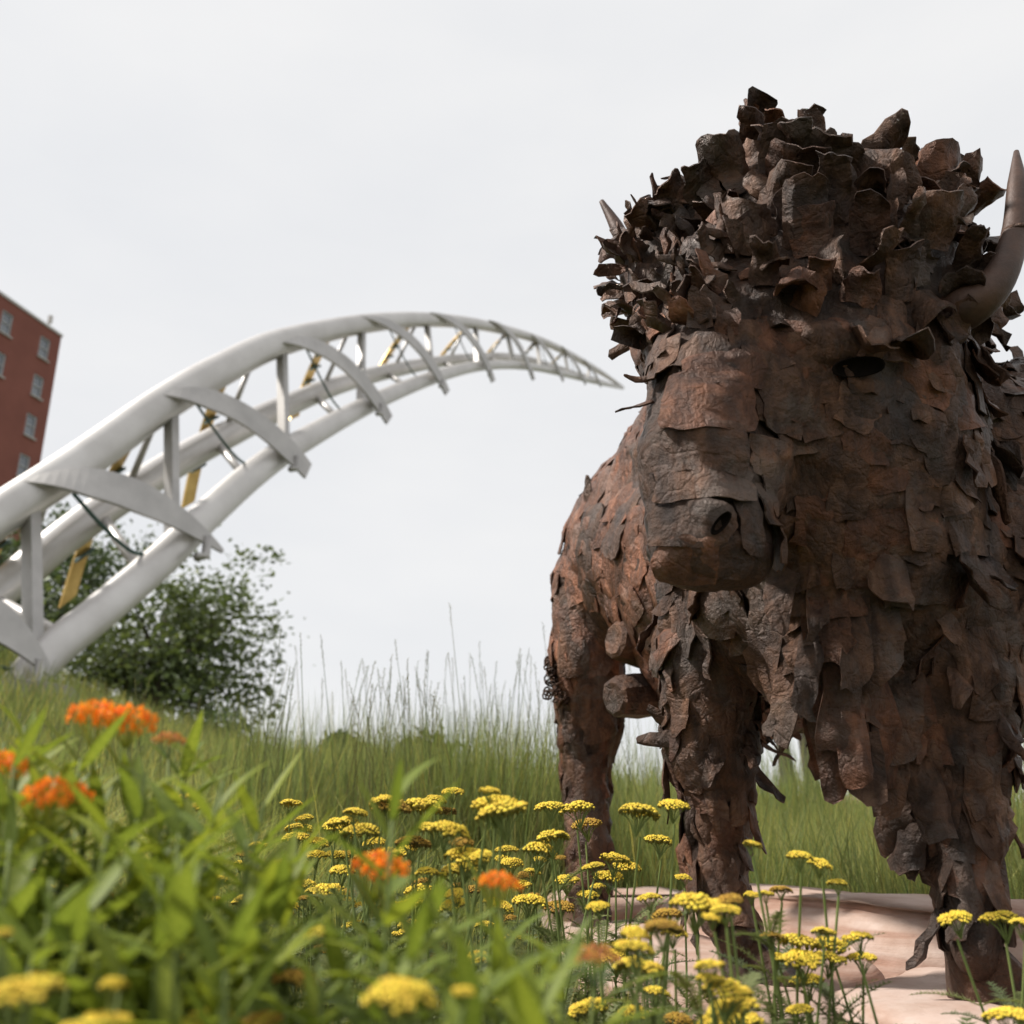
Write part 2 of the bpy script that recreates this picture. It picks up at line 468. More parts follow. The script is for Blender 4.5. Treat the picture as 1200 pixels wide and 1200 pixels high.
# ------------------------------------------------------------------ steel arch
def make_arch():
    # vertical plane of the arch: through the near foot and the far tip
    A0 = Vector((-8.0, 13.0, 0)); dirp = Vector((0.49, 1.0, 0)).normalized()
    nn = Vector((dirp.y, -dirp.x, 0))                       # towards the camera's right
    def chord(pix, offs, n):
        pts = []
        for (px, py), o in zip(pix, offs):
            pts.append(ray_plane(px, py, A0 + nn * o, nn))
        return [Vector(p) for p in catmull(pts, n)]
    top_px = [(-150, 722), (-60, 648), (0, 603), (95, 541), (190, 474), (262, 432), (330, 401), (430, 379), (510, 375), (580, 384), (645, 404), (700, 434), (730, 454)]
    fr_px = [(18, 812), (60, 764), (120, 715), (190, 655), (245, 601), (300, 553), (350, 519), (440, 470), (515, 440), (570, 428), (625, 430), (685, 444), (730, 455)]
    bk_px = [(-140, 800), (-60, 735), (0, 692), (95, 615), (200, 546), (265, 510), (330, 478), (400, 450), (470, 432), (540, 421), (610, 420), (680, 440), (730, 455)]
    top = chord(top_px, [0.0] * 13, 90)
    def off(px): return 1.05 * max(0.0, 1 - max(px, 0) / 735.0) ** 0.8
    front = chord(fr_px, [off(p[0]) for p in fr_px], 90)
    back = chord(bk_px, [-off(p[0]) * 0.9 for p in bk_px], 90)
    foot = G(50, 800, 2.0)
    root = empty('steel_arch', (front[0].x, front[0].y, tz(front[0].x, front[0].y)))
    tag(root, 'silver tubular steel half arch with wrapped ribbon blades and gold panels', 'arch')
    o = Vector(root.location)
    root_shift = lambda pts: [p - o for p in pts]
    def rad(pts, k=1.0):
        out = []
        for p in pts:
            x, y = proj(p)
            wpx = np.interp(x, [-200, 0, 100, 250, 300, 400, 510, 580, 650, 700, 730], [52, 50, 47, 39, 35, 25, 16.5, 12, 8.5, 6.5, 3.5])
            out.append(wpx * 0.5 * k * mpp(p))
        return out
    chords = {}
    for nm, pts, k in (('pipe', top, 1.0), ('pipe', front, 0.95), ('pipe', back, 0.86)):
        m_ = MB(); m_.tube(root_shift(pts), rad(pts, k), 24); m_.build(nm, M['steel'], root, True)
    def at_px(pts, px):
        xs = [proj(p)[0] for p in pts]
        i = int(np.argmin([abs(x - px) for x in xs]))
        return pts[i], (pts[min(i + 1, len(pts) - 1)] - pts[max(i - 1, 0)]).normalized()
    up = Vector((0, 0, 1))
    # struts: near face posts, back diagonals, cross bars
    for px in (35, 200, 327, 425, 500, 553, 596, 632, 662, 688):
        a, _ = at_px(top, px); b, _ = at_px(front, px + 3)
        r = 9.0 * np.interp(px, [0, 300, 500, 700], [1, 0.6, 0.33, 0.14]) * mpp(a)
        m_ = MB(); ax = (b - a).normalized(); s = ax.cross(dirp).normalized(); t = ax.cross(s)
        m_.box((a + b) / 2 - o, ax * (b - a).length / 2, s * r, t * r * 0.8); m_.build('strut', M['steel_dull'], root)
    for pa, pb in ((-60, -85), (60, 20), (185, 140), (303, 262), (412, 378), (490, 462), (545, 524), (590, 575), (628, 612)):
        a, _ = at_px(top, pa); b, _ = at_px(back, pb)
        r = 5.5 * np.interp(pa, [0, 300, 500, 700], [1, 0.6, 0.36, 0.2]) * mpp(a)
        m_ = MB(); m_.tube([a - o, b - o], r, 8); m_.build('brace', M['steel_dull'], root, True)
    for pa, pb in ((112, 168), (253, 292), (366, 404), (452, 478), (520, 540), (575, 590), (-10, 75)):
        a, _ = at_px(back, pa); b, _ = at_px(front, pb)
        r = 7.0 * np.interp(pa, [0, 300, 500, 700], [1, 0.6, 0.36, 0.2]) * mpp(a)
        m_ = MB(); m_.tube([a - o, b - o], r, 10); m_.build('cross_bar', M['steel'], root, True)
    # blades that wrap from the top pipe over to the near lower pipe
    blades = [((26, 563), (150, 545), (262, 646), 50), ((181, 461), (278, 450), (362, 552), 34), ((316, 401), (398, 386), (457, 492), 26),
              ((420, 370), (486, 375), (525, 460), 18), ((504, 366), (555, 374), (579, 447), 14), ((573, 375), (608, 384), (626, 445), 11),
              ((622, 391), (645, 406), (661, 446), 8), ((658, 405), (674, 418), (687, 450), 6), ((684, 421), (696, 430), (705, 453), 4.5), ((-130, 690), (-10, 690), (60, 790), 54)]
    for (A, Cc, B_, wpx) in blades:
        pa = ray_plane(*A, A0 + nn * (0.15), nn); offb = off(B_[0])
        pb = ray_plane(*B_, A0 + nn * (offb + 36 * np.interp(B_[0], [0, 300, 500, 730], [1.3, 0.9, 0.5, 0.15]) * mpp(at_px(front, B_[0])[0])), nn); pc = ray_plane(*Cc, A0 + nn * (offb + 26 * np.interp(B_[0], [0, 300, 500, 730], [1.3, 0.9, 0.5, 0.15]) * mpp(at_px(front, B_[0])[0])), nn)
        _, tg = at_px(front, (A[0] + B_[0]) / 2)
        vs_, fs_ = [], []
        n = 22
        ww = wpx * mpp(pc)
        for i in range(n + 1):
            t = i / n
            p = pa * (1 - t) ** 2 + pc * 2 * t * (1 - t) + pb * t * t
            d1 = ((pc - pa) * (1 - t) + (pb - pc) * t).normalized()
            side = (tg - d1 * tg.dot(d1)).normalized()
            nrm = d1.cross(side)
            w_ = ww * 0.60 * (min(1, t * 3.2 + .02) ** 0.7) * (min(1, (1 - t) * 2.2 + (0.04 if wpx > 40 else .72)) ** 0.7)
            for sgn in (-1, 1):
                vs_.append(p + side * w_ * sgn * 0.8 - o + nrm * 0.0); vs_.append(p + side * w_ * sgn * 0.8 - nrm * 0.05 - o)
        for i in range(n):
            a = i * 4; b = a + 4
            fs_ += [(a, a + 2, b + 2, b), (a + 1, b + 1, b + 3, a + 3), (a, b, b + 1, a + 1), (a + 2, a + 3, b + 3, b + 2)]
        fs_ += [(0, 1, 3, 2), (n * 4, n * 4 + 2, n * 4 + 3, n * 4 + 1)]
        link('ribbon_blade', pmesh('ribbon_blade', vs_, fs_), M['steel_dull'], root)
        # dark clamp where the blade crosses the lower pipe, and a slack green cable beneath it
        e = pb.lerp(pc, 0.18)
        m_ = MB(); m_.tube([e - o, e - o - up * ww * 0.5, e - o - up * ww * 0.6 - dirp * ww * 0.3], ww * 0.12, 8); m_.build('clamp', M['steel_dull'], root, True)
        c1 = pa.lerp(pc, 0.5) - up * ww * 0.5; c2 = at_px(front, (A[0] + B_[0]) / 2 + 0.1 * (B_[0] - A[0]))[0] + up * ww * 0.5
        pts = catmull([c1, c1.lerp(c2, 0.35) - up * ww * 0.15, c1.lerp(c2, 0.75) - up * ww * 0.2, c2], 10)
        m_ = MB(); m_.tube([Vector(p) - o for p in pts], 2.2 * mpp(pc) * wpx / 46, 6); m_.build('cable', M['cable'], root, True)
    # gold panels wrapping the far side
    golds = [((20, 590), (-12, 650), (-45, 740), 30), ((150, 525), (112, 588), (80, 705), 25), ((266, 438), (238, 500), (221, 592), 21), ((384, 398), (362, 437), (345, 490), 17), ((478, 384), (456, 412), (438, 448), 14),
             ((548, 384), (525, 405), (508, 432), 10), ((595, 391), (578, 404), (564, 426), 7.5), ((630, 401), (617, 411), (606, 426), 6), ((660, 414), (650, 422), (641, 434), 4.5)]
    for (A, Cc, B_, wpx) in golds:
        of = off(A[0])
        pa = ray_plane(*A, A0 - nn * 0.25, nn); pc = ray_plane(*Cc, A0 - nn * (of * .7 + .75), nn); pb = ray_plane(*B_, A0 - nn * (of * .9 + .55), nn)
        _, tg = at_px(back, (A[0] + B_[0]) / 2)
        hw = wpx * .5 * mpp(pc); vs_, fs_ = [], []
        for i in range(11):
            t = i / 10; p = pa * (1 - t) ** 2 + pc * 2 * t * (1 - t) + pb * t * t
            for k in (-1, 1):
                vs_.append(p + tg * hw * k - o); vs_.append(p + tg * hw * k - nn * 0.05 - o)
        for i in range(10):
            q = i * 4; r = q + 4
            fs_ += [(q, q + 2, r + 2, r), (q + 1, r + 1, r + 3, q + 3), (q, r, r + 1, q + 1), (q + 2, q + 3, r + 3, r + 2)]
        fs_ += [(0, 1, 3, 2), (40, 42, 43, 41)]
        go = link('gold_panel', pmesh('gold_panel', vs_, fs_), M['gold'], root)
        for t in (.22, .4, .58, .76):
            p = pa * (1 - t) ** 2 + pc * 2 * t * (1 - t) + pb * t * t
            rb = MB(); rb.box(p + nn * .06 - o, tg * hw * 1.05, nn * .05, up * hw * .16); rb.build('rib', M['cable'], go)
    # concrete footing below the near pipe
    f = front[0]; zt = tz(f.x, f.y)
    m_ = MB(); n = 20; vs_, fs_ = [], []
    rr = [(0.0, 0.78), (0.55, 0.74), (0.68, 0.66), (0.72, 0.5)]
    for h, r in rr:
        for k in range(n):
            a = 2 * math.pi * k / n; vs_.append((r * math.cos(a) + 0.1, r * math.sin(a), h))
    for i in range(3):
        for k in range(n): fs_.append((i * n + k, i * n + (k + 1) % n, (i + 1) * n + (k + 1) % n, (i + 1) * n + k))
    fs_.append(tuple(range(3 * n, 4 * n)))
    base = pmesh('footing', [(x, y, z - 0.5 + (f.z - zt) - 0.1) for x, y, z in vs_], fs_)
    link('footing', base, M['concrete'], root)
    print('ARCH foot', f, 'terrain', zt, 'tip', front[-1])
make_arch()

# ------------------------------------------------------------------ trees
def make_tree(base, height, crown_c, crown_r, seed, label, n_leaf=9000, leaf=0.16, lumps=16, name='tree'):
    rnd = random.Random(seed); nr = np.random.default_rng(seed)
    root = empty(name, base); base = Vector(base)
    tag(root, label, 'tree', 'trees beyond the hill')
    m_ = MB()
    tips = []
    th = height * 0.35
    m_.tube([Vector((0, 0, -0.4)), Vector((0.05, 0, th * .5)), Vector((0, 0.05, th)), Vector((0.1, 0, height * .75))], [height * .035, height * .028, height * .022, height * .006], 9)
    for k in range(lumps):
        a = rnd.uniform(0, 6.28); el = rnd.uniform(-0.55, 1.0); rr = rnd.uniform(0.45, 0.95)
        tip = crown_c - base + Vector((crown_r[0] * rr * math.cos(a) * math.cos(el), crown_r[1] * rr * math.sin(a) * math.cos(el), crown_r[2] * rr * math.sin(el)))
        st = Vector((0, 0, th * rnd.uniform(0.6, 1.3)))
        mid = st.lerp(tip, 0.5) + Vector((rnd.uniform(-.3, .3), rnd.uniform(-.3, .3), rnd.uniform(0, .5)))
        m_.tube(catmull([st, mid, tip], 6), [height * .013 * (1 - i / 7.5) for i in range(7)], 6)
        tips.append((tip, st, mid))
    m_.build('trunk', M['bark'], root, True)
    per = n_leaf // lumps
    cs = []
    for tip, st, mid in tips:
        r = rnd.uniform(0.26, 0.48) * min(crown_r)
        n_cl = 12
        for j in range(n_cl):
            c = tip + Vector(nr.normal(0, 1, 3)) * r * 0.95
            m = per // n_cl
            pts = nr.normal(0, 1, (m, 3)) * np.array([r * .42, r * .42, r * .20]) + np.array(c)
            cs.append(pts)
        m = per // 4
        t = nr.random(m)[:, None]
        cs.append(np.array(mid) * (1 - t) + np.array(tip) * t + nr.normal(0, r * .22, (m, 3)))
    C_ = np.concatenate(cs); n = len(C_)
    th_ = nr.uniform(0, 6.28, n); ph = nr.uniform(-0.9, 0.9, n); L = leaf * nr.uniform(0.6, 1.4, n)
    d1 = np.stack([np.cos(th_) * np.cos(ph), np.sin(th_) * np.cos(ph), np.sin(ph)], 1)
    d2 = np.cross(d1, nr.normal(0, 1, (n, 3))); d2 /= np.linalg.norm(d2, axis=1)[:, None] + 1e-9
    V = np.stack([C_ - d1 * L[:, None] * .5, C_ + d2 * L[:, None] * .28, C_ + d1 * L[:, None] * .5, C_ - d2 * L[:, None] * .28], 1).reshape(-1, 3)
    Q = np.arange(4 * n).reshape(-1, 4)
    tone = np.repeat(nr.uniform(0.7, 1.3, n), 4)[:, None] * np.array([1, 1, 1])
    link('crown', amesh('crown', V, Q, cols=tone), M['crown'], root)
c1 = P(185, 770, 25.0)
make_tree((c1.x, c1.y, tz(c1.x, c1.y)), 6.6, c1 + Vector((0, 0, -0.2)), (2.7, 2.4, 2.25), 3, 'dark green bushy tree beside the foot of the steel arch', 10500, 0.18, 30)
for k_, (px_, Y_) in enumerate(((921, 15.0), (949, 16.5))):
    b_ = P(px_, 925, Y_)
    make_tree((b_.x, b_.y, tz(b_.x, b_.y)), 4.6, Vector((b_.x, b_.y, 4.6)), (.75, .75, 1.1), 40 + k_, 'slim grey trunked tree standing in the meadow behind the bison', 1600, 0.14, 8)
c2 = P(15, 668, 29.0)
make_tree((c2.x, c2.y, tz(c2.x, c2.y)), 9.0, c2, (3.3, 2.6, 2.5), 5, 'tall green tree seen between the pipes of the arch', 9000, 0.2, 20)

# ------------------------------------------------------------------ pink stone slabs under the sculpture
def make_slab(outline, z_top, thick, label, seed, dome=0.02, tilt=(0, 0), soft=False):
    """irregular slab: outline (x, y) list counter-clockwise, rounded uneven edges"""
    nv = Vector((seed * 3.1, seed * 1.7, 0))
    pts = [np.array(p) for p in outline]
    ctr = sum(pts) / len(pts)
    ring = []
    for i, p in enumerate(pts):
        q = pts[(i + 1) % len(pts)]
        n = max(2, int(np.linalg.norm(q - p) / 0.05))
        for k in range(n): ring.append(p + (q - p) * k / n)
    ring = [p + np.array([noise.noise(Vector((p[0] * 5, p[1] * 5, 1)) + nv), noise.noise(Vector((p[0] * 5, p[1] * 5, 7)) + nv)]) * 0.03 for p in ring]
    # soften the corners of the outline
    for _ in range(2): ring = [(ring[i - 1] + 2 * ring[i] + ring[(i + 1) % len(ring)]) / 4 for i in range(len(ring))]
    n = len(ring)
    prof = [(-thick, 0.03), (-thick * 0.85, -0.004), (-thick * 0.62, 0.006), (-thick * 0.45, -0.006), (-0.05, 0.0), (-0.022, 0.008), (-0.006, 0.022), (0.0, 0.045), (0.004, 0.09), (0.008, 0.2), (0.01, 0.45)]
    if soft: prof = [(-thick, 0.0), (-thick * .7, 0.0), (-.16, 0.0), (-.125, 0.012), (-.095, .03), (-.07, .052), (-.045, .08), (-.022, .12), (-.008, .17), (0.0, .24), (.01, .45)]
    org = Vector((ctr[0], ctr[1], z_top - thick))
    vs_, fs_ = [], []
    for j, (dz, ins) in enumerate(prof):
        for i, p in enumerate(ring):
            v = ctr - p; L = np.linalg.norm(v); d = v / L
            f = ins if ins < (0.2 if soft else 0.1) else ins * L
            q = p + d * min(f, L * 0.95)
            k = 0.022 * noise.noise(Vector((q[0] * 7, q[1] * 7, dz * 30)) + nv) if dz < -0.004 else 0.0
            q = q + d * k
            top = dome * noise.noise(Vector((q[0] * 2.2, q[1] * 2.2, 3)) + nv) + 0.006 * noise.noise(Vector((q[0] * 9, q[1] * 9, 5)) + nv) if dz > -thick * 0.5 else 0
            z = z_top + dz + top + tilt[0] * (q[0] - ctr[0]) + tilt[1] * (q[1] - ctr[1])
            vs_.append(Vector((q[0], q[1], z)) - org)
    for j in range(len(prof) - 1):
        for i in range(n):
            i2 = (i + 1) % n; fs_.append((j * n + i, j * n + i2, (j + 1) * n + i2, (j + 1) * n + i))
    fs_.append(tuple(range((len(prof) - 1) * n, len(prof) * n)))
    o = link('stone_block', pmesh('stone_block', vs_, fs_), M['stone'], smooth=True)
    o.location = org
    tag(o, label, 'stone', 'pink stone slabs under the sculpture')
    return o
def g2(px, py, z=0.0):
    p = G(px, py, z); return (p.x, p.y)
make_slab([(0.62, 1.80), (1.20, 1.66), (1.95, 1.75), (2.0, 2.3), (1.45, 2.30), (0.95, 2.50), (0.66, 2.20)], 0.0, 0.30, 'flat pink stone slab under the right front hoof of the bison', 1, 0.012)
make_slab([(0.22, 2.18), (0.60, 1.93), (0.66, 2.24), (0.93, 2.53), (0.55, 3.2), (0.42, 3.62), (0.12, 3.55), (0.10, 2.7)], -0.004, 0.29, 'broad pink stone slab under the left front and hind hooves', 2, 0.012)
make_slab([(0.47, 3.62), (0.58, 3.22), (0.97, 2.55), (1.46, 2.33), (2.05, 2.28), (2.10, 2.62), (1.55, 2.72), (1.15, 3.0), (0.9, 3.75)], 0.105, 0.36, 'long raised pale pink stone slab lying behind the front hooves', 3, 0.03, (-0.02, 0.0), True)
make_slab([(0.10, 3.60), (0.44, 3.66), (0.86, 3.80), (0.7, 4.25), (0.15, 4.15)], 0.06, 0.32, 'pink stone slab at the tail end of the bison', 4, 0.02)
make_slab([(0.85, 1.36), (1.45, 1.30), (1.5, 1.60), (1.16, 1.62), (0.66, 1.74)], -0.085, 0.24, 'low pink stone step at the edge of the flower bed', 6, 0.012)
fs = P(1000, 943, 11.0)
o = make_slab([(fs.x - .55, fs.y - .3), (fs.x + .6, fs.y - .35), (fs.x + .65, fs.y + .3), (fs.x - .5, fs.y + .35)], fs.z + 0.08, 0.5, 'pale stone block far off in the meadow between the legs', 8, 0.03)

# ------------------------------------------------------------------ bison
def surface_nets(D, org, h):
    """closed quad mesh of the zero level of the distance grid D"""
    nx, ny, nz = D.shape
    ins = D < 0
    corners = [(i, j, k) for i in (0, 1) for j in (0, 1) for k in (0, 1)]
    cut = lambda A, c: A[c[0]:nx - 1 + c[0], c[1]:ny - 1 + c[1], c[2]:nz - 1 + c[2]]
    cnt = sum(cut(ins, c).astype(np.int8) for c in corners)
    act = (cnt > 0) & (cnt < 8)
    idx = -np.ones(act.shape, dtype=np.int64); cells = np.argwhere(act); idx[act] = np.arange(len(cells))
    acc = np.zeros((len(cells), 3)); num = np.zeros(len(cells))
    for c in corners:
        for ax in range(3):
            if c[ax]: continue
            d = list(c); d[ax] = 1
            va = cut(D, c)[act]; vb = cut(D, d)[act]
            m = (va < 0) != (vb < 0)
            t = np.where(m, va / np.where(m, va - vb, 1), 0)
            pos = np.tile(np.array(c, float), (len(cells), 1)); pos[:, ax] = t
            acc[m] += pos[m]; num[m] += 1
    V = org + (cells + acc / num[:, None]) * h
    quads = []
    for ax in range(3):
        sl0 = [slice(None)] * 3; sl1 = [slice(None)] * 3
        sl0[ax] = slice(0, -1); sl1[ax] = slice(1, None)
        ch = ins[tuple(sl0)] != ins[tuple(sl1)]
        e = np.argwhere(ch); o1, o2 = [q for q in range(3) if q != ax]
        e = e[(e[:, o1] > 0) & (e[:, o2] > 0) & (e[:, o1] < D.shape[o1] - 1) & (e[:, o2] < D.shape[o2] - 1)]
        def cid(d1, d2):
            q = e.copy(); q[:, o1] -= d1; q[:, o2] -= d2; return idx[q[:, 0], q[:, 1], q[:, 2]]
        f = np.stack([cid(1, 1), cid(0, 1), cid(0, 0), cid(1, 0)], 1)
        inside0 = ins[e[:, 0], e[:, 1], e[:, 2]]
        flip = inside0 if ax != 1 else ~inside0
        f[~flip] = f[~flip][:, ::-1]
        quads.append(f)
    return V, np.concatenate(quads)

def bison_core():
    h = 0.017
    lo, hi = np.array([-0.05, 1.25, -0.05]), np.array([1.85, 4.05, 2.25])
    dims = np.ceil((hi - lo) / h).astype(int) + 1
    D = np.full(dims, 0.5, dtype=np.float32)
    K = 0.035
    def cone(a, ra, b, rb):
        a, b = np.array(a), np.array(b); m = max(ra, rb) + 0.10
        i0 = np.clip(np.floor((np.minimum(a, b) - m - lo) / h).astype(int), 0, dims - 1); i1 = np.clip(np.ceil((np.maximum(a, b) + m - lo) / h).astype(int) + 1, 1, dims)
        ax_ = [lo[k] + np.arange(i0[k], i1[k]) * h for k in range(3)]
        X, Y, Z = np.meshgrid(*ax_, indexing='ij', sparse=True)
        ab = b - a; L2 = max(ab @ ab, 1e-9)
        t = np.clip(((X - a[0]) * ab[0] + (Y - a[1]) * ab[1] + (Z - a[2]) * ab[2]) / L2, 0, 1)
        d = np.sqrt((X - a[0] - t * ab[0]) ** 2 + (Y - a[1] - t * ab[1]) ** 2 + (Z - a[2] - t * ab[2]) ** 2) - (ra + (rb - ra) * t)
        sl = tuple(slice(i0[k], i1[k]) for k in range(3))
        old = D[sl]
        hh = np.clip(0.5 + 0.5 * (old - d) / K, 0, 1)
        D[sl] = old * (1 - hh) + d * hh - K * hh * (1 - hh)
    def node(px, py, Y, rpx):
        p = P(px, py, Y); return p, rpx * mpp(p)
    def chain(nodes):
        pr = [node(*n) if len(n) == 4 else n for n in nodes]
        for (a, ra), (b, rb) in zip(pr[:-1], pr[1:]): cone(a, ra, b, rb)
    W = lambda x, y, z, r: (Vector((x, y, z)), r)
    # head: long flat nose from the forehead down to the square muzzle
    chain([(832, 430, 1.70, 62), (818, 540, 1.64, 57), (814, 630, 1.61, 54)])
    chain([(850, 440, 1.74, 70), (848, 540, 1.67, 60), (842, 632, 1.64, 54)])
    chain([(792, 654, 1.61, 33), (866, 654, 1.65, 36)])
    chain([(790, 600, 1.62, 33), (790, 520, 1.65, 33), (800, 450, 1.70, 36)])
    chain([(885, 490, 1.76, 80), (890, 590, 1.78, 58)])
    chain([(930, 440, 1.81, 118), (942, 520, 1.85, 114), (952, 600, 1.89, 108)])
    chain([(1000, 420, 1.86, 118), (1010, 540, 1.92, 130)])
    chain([(855, 400, 1.80, 88), (930, 400, 1.84, 115)])
    # forehead and mop
    chain([(935, 290, 1.92, 104), (1040, 305, 1.97, 80)])
    chain([(935, 290, 1.92, 104), (835, 300, 2.0, 76), (772, 312, 2.08, 46)])
    chain([(900, 205, 2.02, 44), (935, 232, 2.0, 50), (1000, 262, 2.0, 46), (1090, 250, 2.0, 44)])
    chain([(870, 350, 1.85, 95), (1010, 350, 1.88, 115), (1070, 350, 1.94, 66)])
    chain([(785, 325, 2.04, 56), (812, 400, 1.92, 60), (820, 460, 1.80, 50)])
    # neck, hump, trunk
    chain([W(0.72, 2.05, 1.30, .30), W(0.90, 2.45, 1.58, .40), W(0.80, 2.85, 1.50, .36), W(0.60, 3.35, 1.36, .34)])
    chain([W(0.90, 2.35, 1.10, .43), W(0.76, 2.85, 1.08, .42), W(0.585, 3.42, 1.28, .385)])
    chain([W(0.84, 2.45, 0.96, .37), W(0.74, 2.95, 0.93, .36)])
    chain([(985, 640, 2.0, 150), (930, 690, 2.12, 115)])
    chain([(1120, 560, 2.18, 120), (1140, 660, 2.12, 115), (1090, 700, 2.08, 110)])
    chain([(1205, 520, 2.32, 95), (1190, 640, 2.25, 105)])
    # front right leg of the animal (left in the picture)
    chain([(860, 690, 2.28, 85), (830, 780, 2.26, 54), (832, 870, 2.27, 46), (838, 950, 2.28, 35), (840, 1010, 2.28, 30), (846, 1060, 2.27, 26), (862, 1100, 2.22, 24)])
    # front left leg
    chain([(1115, 700, 2.06, 105), (1112, 790, 2.02, 80), (1116, 880, 2.0, 58), (1126, 960, 1.98, 40), (1130, 1030, 1.97, 31), (1134, 1080, 1.95, 26), (1144, 1120, 1.92, 27)])
    # hind legs
    chain([W(0.52, 3.42, 1.2, .36), (708, 690, 3.45, 58), (690, 770, 3.46, 42), (690, 850, 3.52, 35), (687, 905, 3.56, 27), (688, 1000, 3.52, 23), (690, 1050, 3.5, 22), (694, 1085, 3.47, 23)])
    chain([W(0.74, 3.5, 1.15, .3), W(0.76, 3.5, .75, .15), W(0.755, 3.58, .42, .085), W(0.75, 3.55, .16, .07)])
    # beard
    chain([(950, 690, 1.90, 75), (965, 770, 1.86, 40), (990, 850, 1.86, 22), (1006, 890, 1.86, 10)])
    chain([(1040, 760, 1.97, 60), (1055, 880, 1.97, 26), (1085, 960, 1.97, 14)])
    V, Q = surface_nets(D, lo, h)
    res = amesh('body', V, Q)
    bm = bmesh.new(); bm.from_mesh(res)
    bmesh.ops.recalc_face_normals(bm, faces=bm.faces)
    bmesh.ops.smooth_vert(bm, verts=bm.verts, factor=0.5, use_axis_x=True, use_axis_y=True, use_axis_z=True)
    bm.to_mesh(res); bm.free()
    co = [v.co.copy() for v in res.vertices]; no = [v.normal.copy() for v in res.vertices]
    co = [c + n * noise.fractal(c * 10.0, 0.7, 2.1, 5) * 0.012 for c, n in zip(co, no)]      # hammered unevenness
    res.vertices.foreach_set('co', np.array(co, dtype=np.float32).ravel()); res.update()
    a = res.color_attributes.new('tone', 'FLOAT_COLOR', 'POINT')
    a.data.foreach_set('color', np.tile(np.array([0.62, 0.62, 0.62, 1.0]), len(res.vertices)))
    return res

